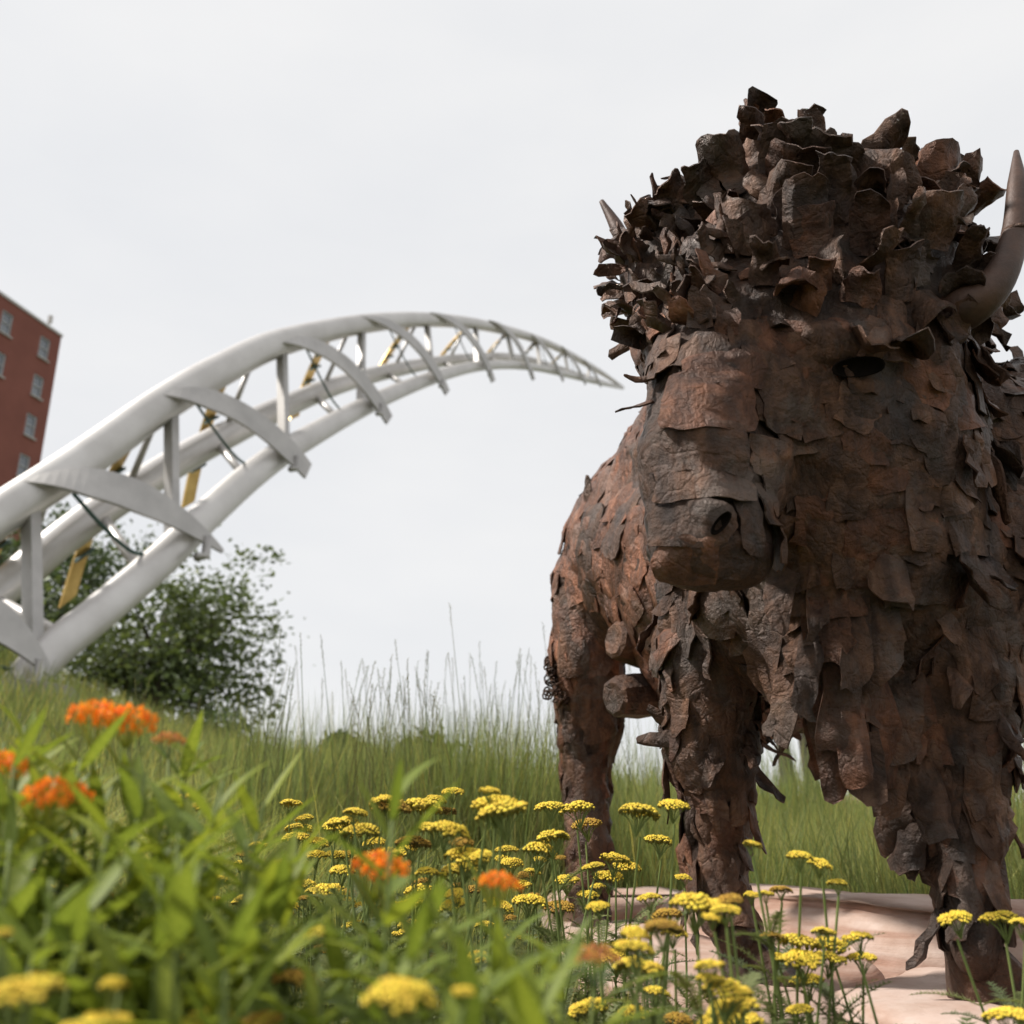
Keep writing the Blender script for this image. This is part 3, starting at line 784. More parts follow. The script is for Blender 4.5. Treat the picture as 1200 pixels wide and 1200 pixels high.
def make_bison():
    fr = G(885, 1160, 0.0)
    root = empty('bison_sculpture', (0.85, 2.1, 0.0))
    tag(root, 'large rusty bison sculpture of layered scrap steel plates with curved horns', 'sculpture')
    O = Vector(root.location)
    core = bison_core()
    bvh = BVHTree.FromPolygons([v.co for v in core.vertices], [tuple(p.vertices) for p in core.polygons])
    V = np.array([v.co for v in core.vertices]); 
    tris = []
    for p in core.polygons:
        vv = p.vertices; tris.append((vv[0], vv[1], vv[2]))
        if len(vv) == 4: tris.append((vv[0], vv[2], vv[3]))
    tris = np.array(tris)
    plates = []      # (verts, faces, tone, score)
    rnd = random.Random(21)
    UPV = Vector((0, 0, 1))
    def hit(px, py):
        d = ray(px, py).normalized(); h = bvh.ray_cast(CAM, d)
        return h[0], h[1]
    def tone():
        b = rnd.triangular(0.65, 1.7, 0.95)
        k = rnd.random()
        if k < 0.2: return (b * 1.15, b * 0.97, b * 0.88)
        if k < 0.4: return (b * 0.86, b * 0.92, b * 1.0)
        return (b, b, b)
    def plate(p, n, t, L, W, lift=0.0, curl=0.0, bow=0.0, crumple=0.004, base=0.004, free=False, theta=0.3, taper=0.0, nu=5, nv=4, jag=0.18, tn=None, th=0.0035, score=None, ragg=0.28, keep=False, rimd=0.009):
        """one sheet: p attachment/centre on the body, n surface normal, t direction to the free end"""
        t = (t - n * t.dot(n)).normalized(); s = n.cross(t).normalized()
        sd_ = Vector((rnd.uniform(0, 99), rnd.uniform(0, 99), rnd.uniform(0, 99)))
        sl1, sl2 = rnd.uniform(-jag, jag) * 1.6, rnd.uniform(-jag, jag) * 1.2
        ju = [1 + sl1 * (j / nv - .5) + rnd.uniform(-jag, jag) * ragg for j in range(nv + 1)]; jv = [1 + sl2 * (i / nu - .5) + rnd.uniform(-jag, jag) * 0.35 for i in range(nu + 1)]
        jo = [rnd.uniform(-jag, jag) * 0.3 for _ in range(nu + 1)]
        skew = 0.0 if keep else rnd.uniform(-0.25, 0.25); drop = 0.0 if keep else rnd.uniform(0, 1.0)
        front = []
        for i in range(nu + 1):
            a = i / nu
            for j in range(nv + 1):
                b = j / nv - 0.5
                rim = max(abs(2 * b), abs(2 * a - 1))
                aa = (a - (0.0 if free else 0.5)) * (ju[j] if a > 0.5 else 1)
                bb = (b * jv[i] + jo[i] * 0.3) * (1 - taper * a) + skew * (a - 0.5) * 0.5
                # rounded corners of the sheet
                cr = 1 - 0.08 * (abs(2 * b) ** 3) * (abs(2 * a - 1) ** 3)
                aa *= cr; bb *= cr
                if free:
                    th_ = theta
                    x = z = 0.0
                    steps = 6
                    for k in range(steps):
                        tt = aa * (k + 0.5) / steps
                        ang = theta + curl * tt
                        x += math.cos(ang) * aa / steps; z += math.sin(ang) * aa / steps
                    q = p + t * (x * L) + n * (z * L + base) + s * (bb * W)
                    ang = theta + curl * aa
                    nn_ = n * math.cos(ang) - t * math.sin(ang)
                    q += nn_ * (bow * W * (4 * b * b - 0.4))
                    nq = nn_
                else:
                    q0 = p + t * (aa * L) + s * (bb * W)
                    h = bvh.find_nearest(q0)
                    q, nq = h[0], h[1]
                    nq = (nq * 0.6 + n * 0.4).normalized()
                    q = q * 0.85 + (q0) * 0.15
                    q = q + nq * (base + lift * L * max(0, a) ** 2 + bow * W * (4 * b * b - 0.3) + curl * L * max(0, a - 0.6) ** 2 * 3)
                    q = q - nq * (rimd * (rim > 0.99) * ((1.0 if not keep or a < .01 else .5 * (abs(b) > .49)) if a < 0.5 else drop))
                cz = noise.fractal((q + sd_) * (14 if W > 0.08 else 24), 0.9, 2.0, 3) + 1.1 * (0.35 - abs(noise.noise((q + sd_) * 17)))
                q = q + nq * cz * crumple * 2.4
                q = q + s * noise.noise((q + sd_) * 40) * crumple * (1.5 if rim > 0.99 else 0)
                front.append((q, nq))
        m = nv + 1
        fr_ = [q for q, _ in front]; bk_ = [q - nq * th for q, nq in front]
        vs_ = [v - O for v in fr_ + bk_]; K = len(fr_)
        fs_ = []
        for i in range(nu):
            for j in range(nv):
                a = i * m + j
                fs_.append((a, a + m, a + m + 1, a + 1)); fs_.append((K + a, K + a + 1, K + a + m + 1, K + a + m))
        loop = [j for j in range(m)] + [i * m + nv for i in range(1, nu + 1)] + [nu * m + j for j in range(nv - 1, -1, -1)] + [i * m for i in range(nu - 1, 0, -1)]
        # own vertices for the rim so that the cut edge stays crisp
        e0 = len(vs_)
        for l in loop: vs_.append(fr_[l] - O); vs_.append(bk_[l] - O)
        for i in range(len(loop)):
            a = e0 + 2 * i; b = e0 + 2 * ((i + 1) % len(loop)); fs_.append((a, b, b + 1, a + 1))
        tn = tn or tone()
        if score is None:
            c = front[K // 2][0]; dd = (CAM - c).normalized(); x, y = proj(c)
            vis = 1.0
            h = bvh.ray_cast(CAM, -dd)
            if h[0] is not None and h[3] < (c - CAM).length - 0.06: vis = 0.05
            if not (-40 < x < 1240 and 0 < y < 1240): vis *= 0.05
            score = L * W / depth(c) ** 2 * vis * max(0.15, abs(front[K // 2][1].dot(dd)))
        plates.append((vs_, fs_, tn, score))

    # ---- hand-set sheets (placed where the photograph shows them)
    def img_dir(n, deg):
        """direction on the surface whose picture points deg clockwise from up"""
        a = R(deg); right = Vector((1, 0, 0)); upc = Vector((0, -SP, CP))
        return right * math.sin(a) + upc * math.cos(a)
    mop = [(940, 300, 52, 92, 4, .34, .4), (985, 262, 40, 82, -8, .42, .5), (1033, 350, 60, 90, 176, .12, .25), (1012, 300, 40, 72, 8, .32, .5), (1085, 290, 62, 66, 10, .24, .4),
           (1096, 228, 56, 62, 6, .5, -.2), (1128, 335, 32, 76, -4, .4, .3), (905, 250, 54, 64, 32, .5, .5), (925, 215, 66, 50, 20, .7, .3), (1020, 225, 88, 52, 40, .95, -.9),
           (960, 318, 56, 38, 75, .5, .9), (855, 225, 56, 70, -12, .6, .4), (866, 300, 64, 66, 8, .14, .2), (1060, 200, 42, 60, 18, .7, .9), (1022, 190, 36, 52, 48, .9, .6),
           (885, 180, 30, 58, -4, 1.0, -.3), (905, 175, 26, 60, 10, 1.1, .2), (930, 190, 40, 52, 22, .9, .3), (960, 195, 46, 48, 30, .8, .6), (830, 235, 40, 52, -30, .8, .3),
           (800, 240, 36, 40, -40, .9, .5), (775, 260, 34, 40, -60, .9, .2), (755, 300, 26, 40, -75, .9, .2), (1110, 255, 50, 60, 12, .3, .5), (905, 345, 70, 52, 172, .12, .2),
           (1075, 345, 60, 46, 160, .4, .7), (1000, 378, 70, 40, 170, .15, .2), (945, 395, 18, 92, 222, .16, .1), (870, 360, 50, 66, 190, .2, .3), (838, 340, 34, 60, 180, .3, .4),
           (985, 205, 50, 40, 5, 1.0, -.4), (1130, 250, 30, 50, 30, .5, .4)]
    for (px, py, w, h_, deg, th_, cu) in mop:
        p, n = hit(px, py)
        if p is None: continue
        n = (n * 0.7 + (CAM - p).normalized() * 0.5).normalized()
        k = mpp(p)
        plate(p - n * 0.006, n, img_dir(n, deg), h_ * k, w * k, curl=cu, bow=rnd.choice((-1, -1, 1)) * rnd.uniform(.12, .34), free=True, theta=th_, taper=rnd.uniform(-.1, .2), crumple=0.006, nu=8, nv=7, jag=0.16, th=0.004, ragg=.2)
    rnd.seed(4)
    # bands of sheet across the nose, each lapping over the one below
    for k_, (px, py, w, h_, deg) in enumerate([(846, 650, 84, 46, 176), (800, 655, 80, 60, 183), (818, 610, 118, 52, 178), (876, 606, 34, 74, 186), (824, 562, 122, 46, 182), (818, 520, 126, 60, 178), (830, 468, 118, 76, 182), (850, 436, 90, 44, 172)]):
        p, n = hit(px, py); k = mpp(p)
        plate(p, n, img_dir(n, deg), h_ * k * 1.25, w * k * 1.1, lift=.008, base=.006 + .0016 * k_, crumple=.003, nu=7, nv=9, jag=.09, th=.003, keep=True)
    flush = [(940, 470, 110, 110, 170), (1040, 470, 110, 90, 195), (960, 560, 100, 100, 180), (1030, 550, 110, 100, 186), (905, 450, 80, 90, 175),
             (1000, 400, 110, 52, 176), (1070, 430, 90, 80, 200), (1100, 500, 100, 90, 190), (1150, 480, 90, 80, 100), (1170, 590, 70, 110, 180), (1100, 600, 110, 90, 185), (1110, 720, 120, 130, 182), (1060, 690, 90, 110, 176),
             (970, 650, 70, 90, 188), (1030, 640, 80, 90, 172), (920, 640, 60, 90, 182), (1150, 780, 70, 120, 184), (1090, 800, 70, 130, 178), (1120, 900, 60, 110, 184), (1150, 900, 44, 120, 182), (1128, 1000, 50, 90, 180),
             (845, 780, 50, 130, 182), (800, 760, 44, 140, 180), (840, 880, 60, 110, 178), (815, 860, 36, 120, 182), (842, 1000, 54, 70, 180), (735, 600, 60, 110, 172), (690, 640, 60, 100, 190), (700, 720, 50, 90, 184), (672, 740, 40, 100, 180),
             (700, 820, 44, 90, 178), (690, 940, 36, 100, 180), (745, 545, 40, 60, 160)]
    for (px, py, w, h_, deg) in flush:
        p, n = hit(px, py)
        if p is None: continue
        k = mpp(p)
        plate(p, n, img_dir(n, deg), h_ * k * 1.1, w * k * 1.12, lift=rnd.uniform(0.0, 0.03), base=rnd.uniform(0.009, 0.015), crumple=0.0045, nu=8, nv=7, jag=0.12, th=0.004)
    rnd.seed(8)
    # beard and chest: long sheets hanging loose
    hang = [(905, 700, 44, 120, 184, .12), (940, 720, 40, 150, 178, .12), (985, 740, 46, 140, 184, .16), (975, 800, 60, 130, 176, .10), (1015, 780, 56, 150, 172, .10), (1040, 830, 50, 120, 182, .16), (1050, 900, 42, 100, 180, .12),
            (1000, 860, 60, 78, 170, .15), (930, 780, 24, 90, 196, .3), (950, 830, 20, 80, 170, .3), (1075, 940, 40, 84, 182, .2), (1025, 700, 60, 100, 180, .2), (965, 690, 54, 90, 176, .25), (915, 660, 40, 80, 182, .25),
            (1000, 700, 40, 110, 190, .3), (1070, 860, 40, 120, 176, .2), (1088, 985, 24, 50, 200, .35), (1060, 780, 44, 110, 186, .2), (990, 800, 44, 120, 182, .22), (955, 740, 30, 110, 190, .35)]
    for (px, py, w, h_, deg, th_) in hang:
        p, n = hit(px, py)
        if p is None: continue
        n = (n + (CAM - p).normalized() * 0.4).normalized(); n.z *= 0.4; n.normalize()
        k = mpp(p)
        plate(p, n, img_dir(n, deg), h_ * k, w * k, curl=rnd.uniform(-.5, .3), bow=rnd.uniform(-.25, .15), free=True, theta=th_, taper=rnd.uniform(-.1, .4), crumple=0.007, nu=6, nv=4, jag=0.22, th=0.004)
    # the upturned scrap at the knee and the strip hanging by the jaw
    for (px, py, w, h_, deg, th_, cu) in [(790, 865, 24, 46, 272, .5, -.6), (785, 850, 20, 30, 300, .6, .3), (765, 470, 8, 46, 190, .5, .3), (770, 440, 12, 40, 250, .6, .8), (1165, 820, 14, 40, 175, .2, 0), (880, 840, 10, 46, 150, .35, 0),
                                          (1088, 1000, 12, 40, 215, .4, 0), (690, 590, 20, 30, 330, .6, 0)]:
        p, n = hit(px, py)
        if p is None: continue
        k = mpp(p)
        plate(p, n, img_dir(n, deg), h_ * k, w * k, curl=cu, bow=-.1, free=True, theta=th_, taper=.5, crumple=0.003, jag=0.2)

    rnd.seed(15)
    # ---- the rest of the coat, scattered over the whole body
    T = tris; A, B, C = V[T[:, 0]], V[T[:, 1]], V[T[:, 2]]
    cr = np.cross(B - A, C - A); area = np.linalg.norm(cr, axis=1) * .5
    prob = area / area.sum()
    nr = np.random.default_rng(5)
    idx = nr.choice(len(T), 14000, p=prob)
    u, v = nr.random(14000), nr.random(14000); su = np.sqrt(u)
    pts = A[idx] * (1 - su)[:, None] + B[idx] * (su * (1 - v))[:, None] + C[idx] * (su * v)[:, None]
    nrm = cr[idx] / (np.linalg.norm(cr[idx], axis=1)[:, None] + 1e-12)
    taken = {}
    def far_enough(p, r):
        g = 0.05; k = tuple(int(math.floor(c / g)) for c in p); m = int(r / g) + 1
        for i in range(-m, m + 1):
            for j in range(-m, m + 1):
                for l in range(-m, m + 1):
                    for q in taken.get((k[0] + i, k[1] + j, k[2] + l), ()):
                        if (q - p).length_squared < r * r: return False
        taken.setdefault(k, []).append(p); return True
    counts = {}
    for p, n in zip(pts, nrm):
        p = Vector(p); n = Vector(n)
        px, py = proj(p)
        headish = p.y < 2.35 and py < 400
        leg = p.z < 0.72
        if p.z < 0.13: continue
        facing = n.dot((CAM - p).normalized()) > -0.2
        if headish and px < 870: reg, r = 'ragged', 0.030
        elif headish: reg, r = 'mop', 0.060
        elif p.y < 2.0 and px < 1100 and py < 640: reg, r = 'face', 0.046
        elif leg and p.y > 3: reg, r = 'hindleg', 0.055
        elif leg: reg, r = 'foreleg', 0.036
        elif p.y < 2.5: reg, r = 'chest', 0.043
        else: reg, r = 'flank', 0.075
        if p.y < 1.95 and px < 900 and 425 < py < 720: continue      # the nose is clad in bands
        if not facing: r *= 1.5
        if not far_enough(p, r): continue
        counts[reg] = counts.get(reg, 0) + 1
        down = -UPV + Vector((rnd.uniform(-.4, .4), rnd.uniform(-.4, .4), 0))
        if abs(n.z) > 0.92: down = Vector((rnd.uniform(-1, 1), 1, 0))
        if reg == 'ragged':
            t = Vector((rnd.uniform(-1, 1), rnd.uniform(-1, 1), rnd.uniform(-.4, 1)))
            plate(p, n, t, rnd.uniform(.045, .095), rnd.uniform(.022, .055), curl=rnd.uniform(-1.4, 1.4), bow=rnd.uniform(-.4, .4), free=True, theta=rnd.uniform(.35, 1.25), taper=rnd.uniform(-.2, .5), crumple=.006, jag=.3, nu=4, nv=3)
        elif reg == 'mop':
            t = Vector((rnd.uniform(-.8, .8), rnd.uniform(-.4, .4), rnd.choice((-1, 1, 1)) * rnd.uniform(.3, 1)))
            plate(p, n, t, rnd.uniform(.07, .13), rnd.uniform(.045, .085), curl=rnd.uniform(-.9, 1.3), bow=rnd.choice((-1, -1, 1)) * rnd.uniform(.12, .42), free=True, theta=rnd.uniform(.2, .85), taper=rnd.uniform(-.2, .3), crumple=.006, jag=.22, nu=6, nv=5, ragg=.22)
        elif reg == 'face':
            plate(p, n, down, rnd.uniform(.08, .14), rnd.uniform(.06, .11), lift=rnd.uniform(.0, .07), base=rnd.uniform(.005, .013), crumple=.0055, jag=.25, rimd=.004, nu=6, nv=5, ragg=.35)
        elif reg == 'foreleg':
            if rnd.random() < .28:
                plate(p, n, down, rnd.uniform(.06, .13), rnd.uniform(.02, .05), curl=rnd.uniform(-.6, .6), bow=rnd.uniform(-.3, .3), free=True, theta=rnd.uniform(.1, .45), taper=rnd.uniform(0, .6), crumple=.005, jag=.3, nu=5, nv=3)
            else:
                plate(p, n, down, rnd.uniform(.09, .19), rnd.uniform(.035, .075), lift=rnd.uniform(0, .10), base=rnd.uniform(.004, .012), crumple=.005, jag=.25)
        elif reg == 'hindleg':
            plate(p, n, down, rnd.uniform(.10, .2), rnd.uniform(.05, .10), lift=rnd.uniform(-.01, .05), base=rnd.uniform(.003, .009), crumple=.004, jag=.2)
        elif reg == 'chest':
            if rnd.random() < .3:
                plate(p, n, down, rnd.uniform(.07, .15), rnd.uniform(.03, .08), curl=rnd.uniform(-.7, .7), bow=rnd.uniform(-.35, .3), free=True, theta=rnd.uniform(.1, .5), taper=rnd.uniform(0, .5), crumple=.007, jag=.25)
            else:
                plate(p, n, down, rnd.uniform(.09, .17), rnd.uniform(.05, .12), lift=rnd.uniform(0, .12), curl=rnd.uniform(0, .15), base=rnd.uniform(.004, .012), crumple=.006, jag=.2)
        else:
            b_ = rnd.uniform(1.2, 2.2); plate(p, n, down, rnd.uniform(.12, .22), rnd.uniform(.08, .15), lift=rnd.uniform(0, .04), base=rnd.uniform(.003, .010), crumple=.004, jag=.22, tn=(b_ * 1.15, b_ * .98, b_ * .92))
    print('PLATES', len(plates), counts)
    plates.sort(key=lambda q: -q[3])
    for vs_, fs_, tn, sc in plates[:300]:
        me = pmesh('steel_plate', vs_, fs_, np.tile(tn, (len(vs_), 1)))
        link('steel_plate', me, M['rust'], root, True)
    mb = MB()
    for vs_, fs_, tn, sc in plates[300:]: mb.add(vs_, fs_, tn)
    allp = MB()
    for vs_, fs_, tn, sc in plates: allp.add(vs_, fs_)
    pb = BVHTree.FromPolygons([Vector(v) + O for v in allp.v], allp.f)
    def front_hit(px, py, a, deg):
        best = None
        ca, sa = math.sin(R(deg)), -math.cos(R(deg))
        for f in (-.9, -.6, -.3, 0, .3, .6, .9):
            for g in (-7, 0, 7):
                d = ray(px + ca * a * f - sa * g, py + sa * a * f + ca * g).normalized()
                for tree in (pb, bvh):
                    h = tree.ray_cast(CAM, d)
                    if h[0] is not None and (best is None or h[3] < best): best = h[3]
        d = ray(px, py).normalized()
        return CAM + d * (best - .004), (hit(px, py)[1] * .25 - d).normalized()
    o = mb.build('small_steel_plates', M['rust'], root, True); o['kind'] = 'stuff'
    for v in core.vertices: v.co -= O
    link('body', core, M['rust'], root, True)

    # ---- horns
    def horn(pix, Ys, rpx):
        pts = [P(x, y, Y) for (x, y), Y in zip(pix, Ys)]
        path = [Vector(p) for p in catmull(pts, 26)]
        rr = np.interp(np.linspace(0, 1, 27), np.linspace(0, 1, len(rpx)), rpx)
        m_ = MB(); m_.tube([p - O for p in path], [r * mpp(p) for r, p in zip(rr, path)], 18, (1, 1, 1)); m_.build('horn', M['horn'], root, True)
    horn([(1085, 372), (1130, 362), (1168, 330), (1188, 280), (1192, 225), (1191, 178)], [1.80, 1.68, 1.65, 1.66, 1.68, 1.72], [28, 27, 22, 17, 14, 11, 3])
    horn([(752, 330), (738, 300), (722, 265), (705, 236)], [2.16, 2.18, 2.20, 2.22], [13, 11, 8, 3])
    # weld collar on the near horn
    c = P(1190, 272, 1.66); m_ = MB(); m_.tube([c - O + Vector((0, 0, -.004)), c - O + Vector((0, 0, .004))], 15.5 * mpp(c), 16); m_.build('weld_seam', M['rust'], root, True)
    # loose bent wire hanging in the mop
    wp = [(862, 232, 1.84), (858, 255, 1.80), (842, 275, 1.79), (833, 300, 1.78), (836, 330, 1.77), (830, 352, 1.77)]
    m_ = MB(); m_.tube([Vector(q) - O for q in catmull([P(*q) for q in wp], 16)], .0034, 6, (1.3, 1.25, 1.2)); m_.build('wire', M['rust'], root, True)
    # ---- eye and nostril: near-black discs laid on plates, hole shade painted in
    def shade_disc(name, px, py, a, b_, deg):
        p, n = front_hit(px, py, a, deg); k = mpp(p); t = img_dir(n, deg); t = (t - n * t.dot(n)).normalized(); s = n.cross(t)
        vs_, fs_ = [], []
        c = p - O
        for ring, (rf, zf) in enumerate(((1.0, 0.0), (0.93, 0.004), (0.8, -0.004), (0.45, -0.01))):
            for i in range(20):
                q = 2 * math.pi * i / 20; e = abs(math.sin(q)) ** 0.8 * math.copysign(1, math.sin(q))
                vs_.append(c + t * (math.cos(q) * a * k * rf) + s * (e * b_ * k * rf) + n * zf)
        for r_ in range(3):
            for i in range(20): fs_.append((r_ * 20 + i, r_ * 20 + (i + 1) % 20, r_ * 20 + 20 + (i + 1) % 20, r_ * 20 + 20 + i))
        fs_.append(tuple(range(60, 80)))
        link(name, pmesh(name, vs_, fs_), M['dark'], root, True)
        return p, n, k, t
    shade_disc('eye', 1006, 430, 30, 12, 84)
    shade_disc('nostril', 845, 613, 17, 7, 40)
    # ---- hooves
    def hoof(c, yaw, L, W, H, top):
        c = Vector(c); f = Vector((math.sin(yaw), -math.cos(yaw), 0)); s = Vector((f.y, -f.x, 0))
        n = 22; vs_, fs_ = [], []
        rows = [(0, 1.0), (.18, .98), (.42, .82), (.7, .56), (1.0, .36)]
        for h_, r_ in rows:
            for i in range(n):
                a = 2 * math.pi * i / n; ca, sa = math.cos(a), math.sin(a)
                cleft = 1 - .20 * max(0, ca) ** 12
                x = ca * L * (1.15 if ca > 0 else .6) * (r_ if ca > 0 else .55 + .45 * r_) * cleft; y = sa * W * r_
                p = c + f * x + s * y + Vector((0, 0, h_ * H)) + (Vector(top) - c - Vector((0, 0, H))) * (h_ ** 1.3)
                p += Vector((noise.noise(p * 18), noise.noise(p * 18 + Vector((5, 0, 0))), 0)) * .008
                vs_.append(p - O)
        for j in range(len(rows) - 1):
            for i in range(n): fs_.append((j * n + i, j * n + (i + 1) % n, (j + 1) * n + (i + 1) % n, (j + 1) * n + i))
        fs_ += [tuple(reversed(range(n))), tuple(range(4 * n, 5 * n))]
        me = pmesh('hoof', vs_, fs_, np.full((len(vs_), 3), .8)); link('hoof', me, M['rust'], root, True)
    g = G(1156, 1178, 0.0); hoof((g.x + .01, g.y, -0.012), R(52), .125, .06, .15, P(1138, 1100, 1.94))
    g = G(888, 1152, 0.0); hoof((g.x, g.y, -0.012), R(50), .11, .062, .15, P(862, 1085, 2.24))
    g = G(698, 1098, 0.0); hoof((g.x, g.y + .25, -0.02), R(15), .11, .07, .15, P(693, 1070, 3.47))
    hoof((0.75, 3.5, 0.02), R(10), .11, .07, .14, (0.75, 3.55, .18))
    # ---- scrap pieces under the belly and the tuft of chain at the tail
    def chunk(px, py, Y, w, h_, dz, seed, ax):
        p = P(px, py, Y); k = mpp(p); m_ = MB(); n = 9
        f = Vector(ax).normalized(); s = f.orthogonal().normalized(); q = f.cross(s)
        vs_, fs_ = [], []
        prof = [(-1, .75), (-.92, .95), (0, 1.02), (.7, .95), (.92, .88), (1.0, .7), (.96, .3)]
        for t, r in prof:
            for i in range(n):
                a = 2 * math.pi * i / n + .3
                rr = r * (1 + .16 * noise.noise(Vector((i * 1.7, t * 1.3, seed))))
                vs_.append(p - O + f * t * dz + (s * math.cos(a) + q * math.sin(a)) * rr * (w + h_) * .25 * k)
        for j in range(len(prof) - 1):
            for i in range(n): fs_.append((j * n + i, j * n + (i + 1) % n, (j + 1) * n + (i + 1) % n, (j + 1) * n + i))
        fs_ += [tuple(reversed(range(n))), tuple(range((len(prof) - 1) * n, len(prof) * n))]
        link('pipe_stub', pmesh('pipe_stub', vs_, fs_, np.full((len(vs_), 3), 1.3 if seed == 1 else .95)), M['rust'], root)
    chunk(752, 757, 3.0, 54, 46, .11, 1, (-1, -.55, .12)); chunk(748, 815, 3.0, 54, 50, .10, 2, (-1, -.6, -.12))
    tl = MB(); rt = random.Random(3)
    tl.tube([Vector(p) - O for p in catmull([P(715, 575, 3.62), P(690, 600, 3.78), P(664, 680, 3.80), P(656, 775, 3.45)], 10)], .014, 7)
    tl.build('tail', M['rust'], root, True)
    ch = MB()
    for i in range(70):
        c = P(654 + rt.uniform(-14, 16), 797 + rt.uniform(-26, 26), 3.42 + rt.uniform(-.03, .05)) - O
        ax = Vector((rt.uniform(-1, 1), rt.uniform(-1, 1), rt.uniform(-1, 1))).normalized(); a1 = ax.orthogonal().normalized(); a2 = ax.cross(a1)
        ch.tube([c + (a1 * math.cos(q * math.pi / 4) * 1.4 + a2 * math.sin(q * math.pi / 4)) * .013 for q in range(9)], .0034, 5, (.7, .7, .7), False)
    ch.build('chain_tuft', M['rust'], root, True)
make_bison()

# ------------------------------------------------------------------ meadow grass (nobody could count it)
SLABS = [o for o in bpy.data.objects if o.name.startswith('stone_block')]
def on_slab(x, y):
    return (x > 0.05) & (y > 1.62) & (y < 4.2) & (x > 0.62 - (y - 1.7) * 0.40) & (x < 2.12) & ~((x > 1.15) & (y > 3.0)) & ~((x > 0.92) & (y > 3.72))
def blades(name, x, y, h, w, lean, tone, mat, label, zfun=terrain, curve=1.0, seg=4, az=None):
    n = len(x); nr = np.random.default_rng(len(name) + n)
    z = zfun(x, y) - 0.02
    th = nr.uniform(0, 6.283, n) if az is None else az
    d = np.stack([np.cos(th), np.sin(th), np.zeros(n)], 1)
    fa = nr.uniform(0, 6.283, n); sd_ = np.stack([np.cos(fa), np.sin(fa), np.zeros(n)], 1)
    V = np.zeros((n, seg * 2 + 1, 3)); cc = np.zeros((n, seg * 2 + 1, 3))
    for k in range(seg + 1):
        t = k / seg
        off = lean * h * (t ** 1.8); up = h * (t - 0.28 * np.clip(lean, 0, 1.6) * t * t)
        c = np.stack([x, y, z], 1) + d * off[:, None] + np.stack([np.zeros(n), np.zeros(n), up], 1)
        ww = w * (1 - t ** 1.6) * 0.5 + 0.0002
        if k < seg:
            V[:, 2 * k] = c - sd_ * ww[:, None]; V[:, 2 * k + 1] = c + sd_ * ww[:, None]
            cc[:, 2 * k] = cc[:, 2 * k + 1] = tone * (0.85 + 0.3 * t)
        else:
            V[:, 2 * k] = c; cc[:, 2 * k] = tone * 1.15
    m = seg * 2 + 1
    base = (np.arange(n) * m)[:, None]
    Q = np.concatenate([base + np.array([2 * k, 2 * k + 1, 2 * k + 3, 2 * k + 2]) for k in range(seg - 1)])
    T = base + np.array([2 * seg - 2, 2 * seg - 1, 2 * seg])
    me = amesh(name, V.reshape(-1, 3), Q, T, cc.reshape(-1, 3))
    o = link(name, me, mat)
    return tag(o, label, 'grass', kind='stuff')
nr = np.random.default_rng(77)
def in_view(x, y, m=1.25): return np.abs(x) < (0.58 * y * 1.15 + 0.6) * m
def tones(n, dry=0.12):
    t = np.tile(nr.uniform(0.6, 1.35, n)[:, None], (1, 3)) * np.array([1, 1, 1])
    k = nr.random(n); t[k < dry] *= np.array([1.5, 1.2, 1.1]); t[k > 0.8] *= np.array([0.72, 0.88, 0.85])
    return t
def patchy(x, y, f=1.2, s=0.0):
    return np.sin(x * f * 1.7 + s) * np.sin(y * f * 1.3 + 1.1 + s) + 0.6 * np.sin(x * f * 3.1 + y * f * 2.3 + s)
# near belt, mid belt and far belt, each thinner and wider with distance
def scatter(n, y0, y1, pw=1.0):
    y = y0 + (y1 - y0) * nr.random(n) ** pw
    x = (nr.random(n) * 2 - 1) * (0.60 * y * 1.15 + 0.7)
    return x, y
x, y = scatter(52000, 2.6, 6.2); k = ~on_slab(x, y) & ~((x > -0.9) & (y < 3.0) & (x < 0.4)); x, y = x[k], y[k]
h = nr.uniform(0.34, 0.72, len(x)) * (1 + 0.16 * patchy(x, y)) * np.where(x < 0, 0.8, 1.0)
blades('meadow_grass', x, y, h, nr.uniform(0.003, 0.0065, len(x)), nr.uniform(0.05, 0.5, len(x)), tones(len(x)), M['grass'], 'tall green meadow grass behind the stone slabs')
x, y = scatter(46000, 6.0, 17.5, 1.2)
h = nr.uniform(0.35, 0.75, len(x)) * (1 + 0.2 * patchy(x, y, .7)) * np.where(x < -2, 0.8, 1.0)
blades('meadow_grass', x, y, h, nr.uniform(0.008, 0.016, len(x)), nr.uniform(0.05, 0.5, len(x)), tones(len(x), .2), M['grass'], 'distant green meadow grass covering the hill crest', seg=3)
# pale arching clump near the arch foot
x = nr.normal(-2.1, 0.45, 5200); y = nr.normal(3.9, 0.42, 5200)
blades('arching_grass', x, y, nr.uniform(0.5, 0.95, 5200), nr.uniform(0.003, 0.006, 5200), nr.uniform(0.5, 1.5, 5200), tones(5200, .35) * 1.15, M['grass'], 'pale arching grass clump in front of the arch footing', seg=6)
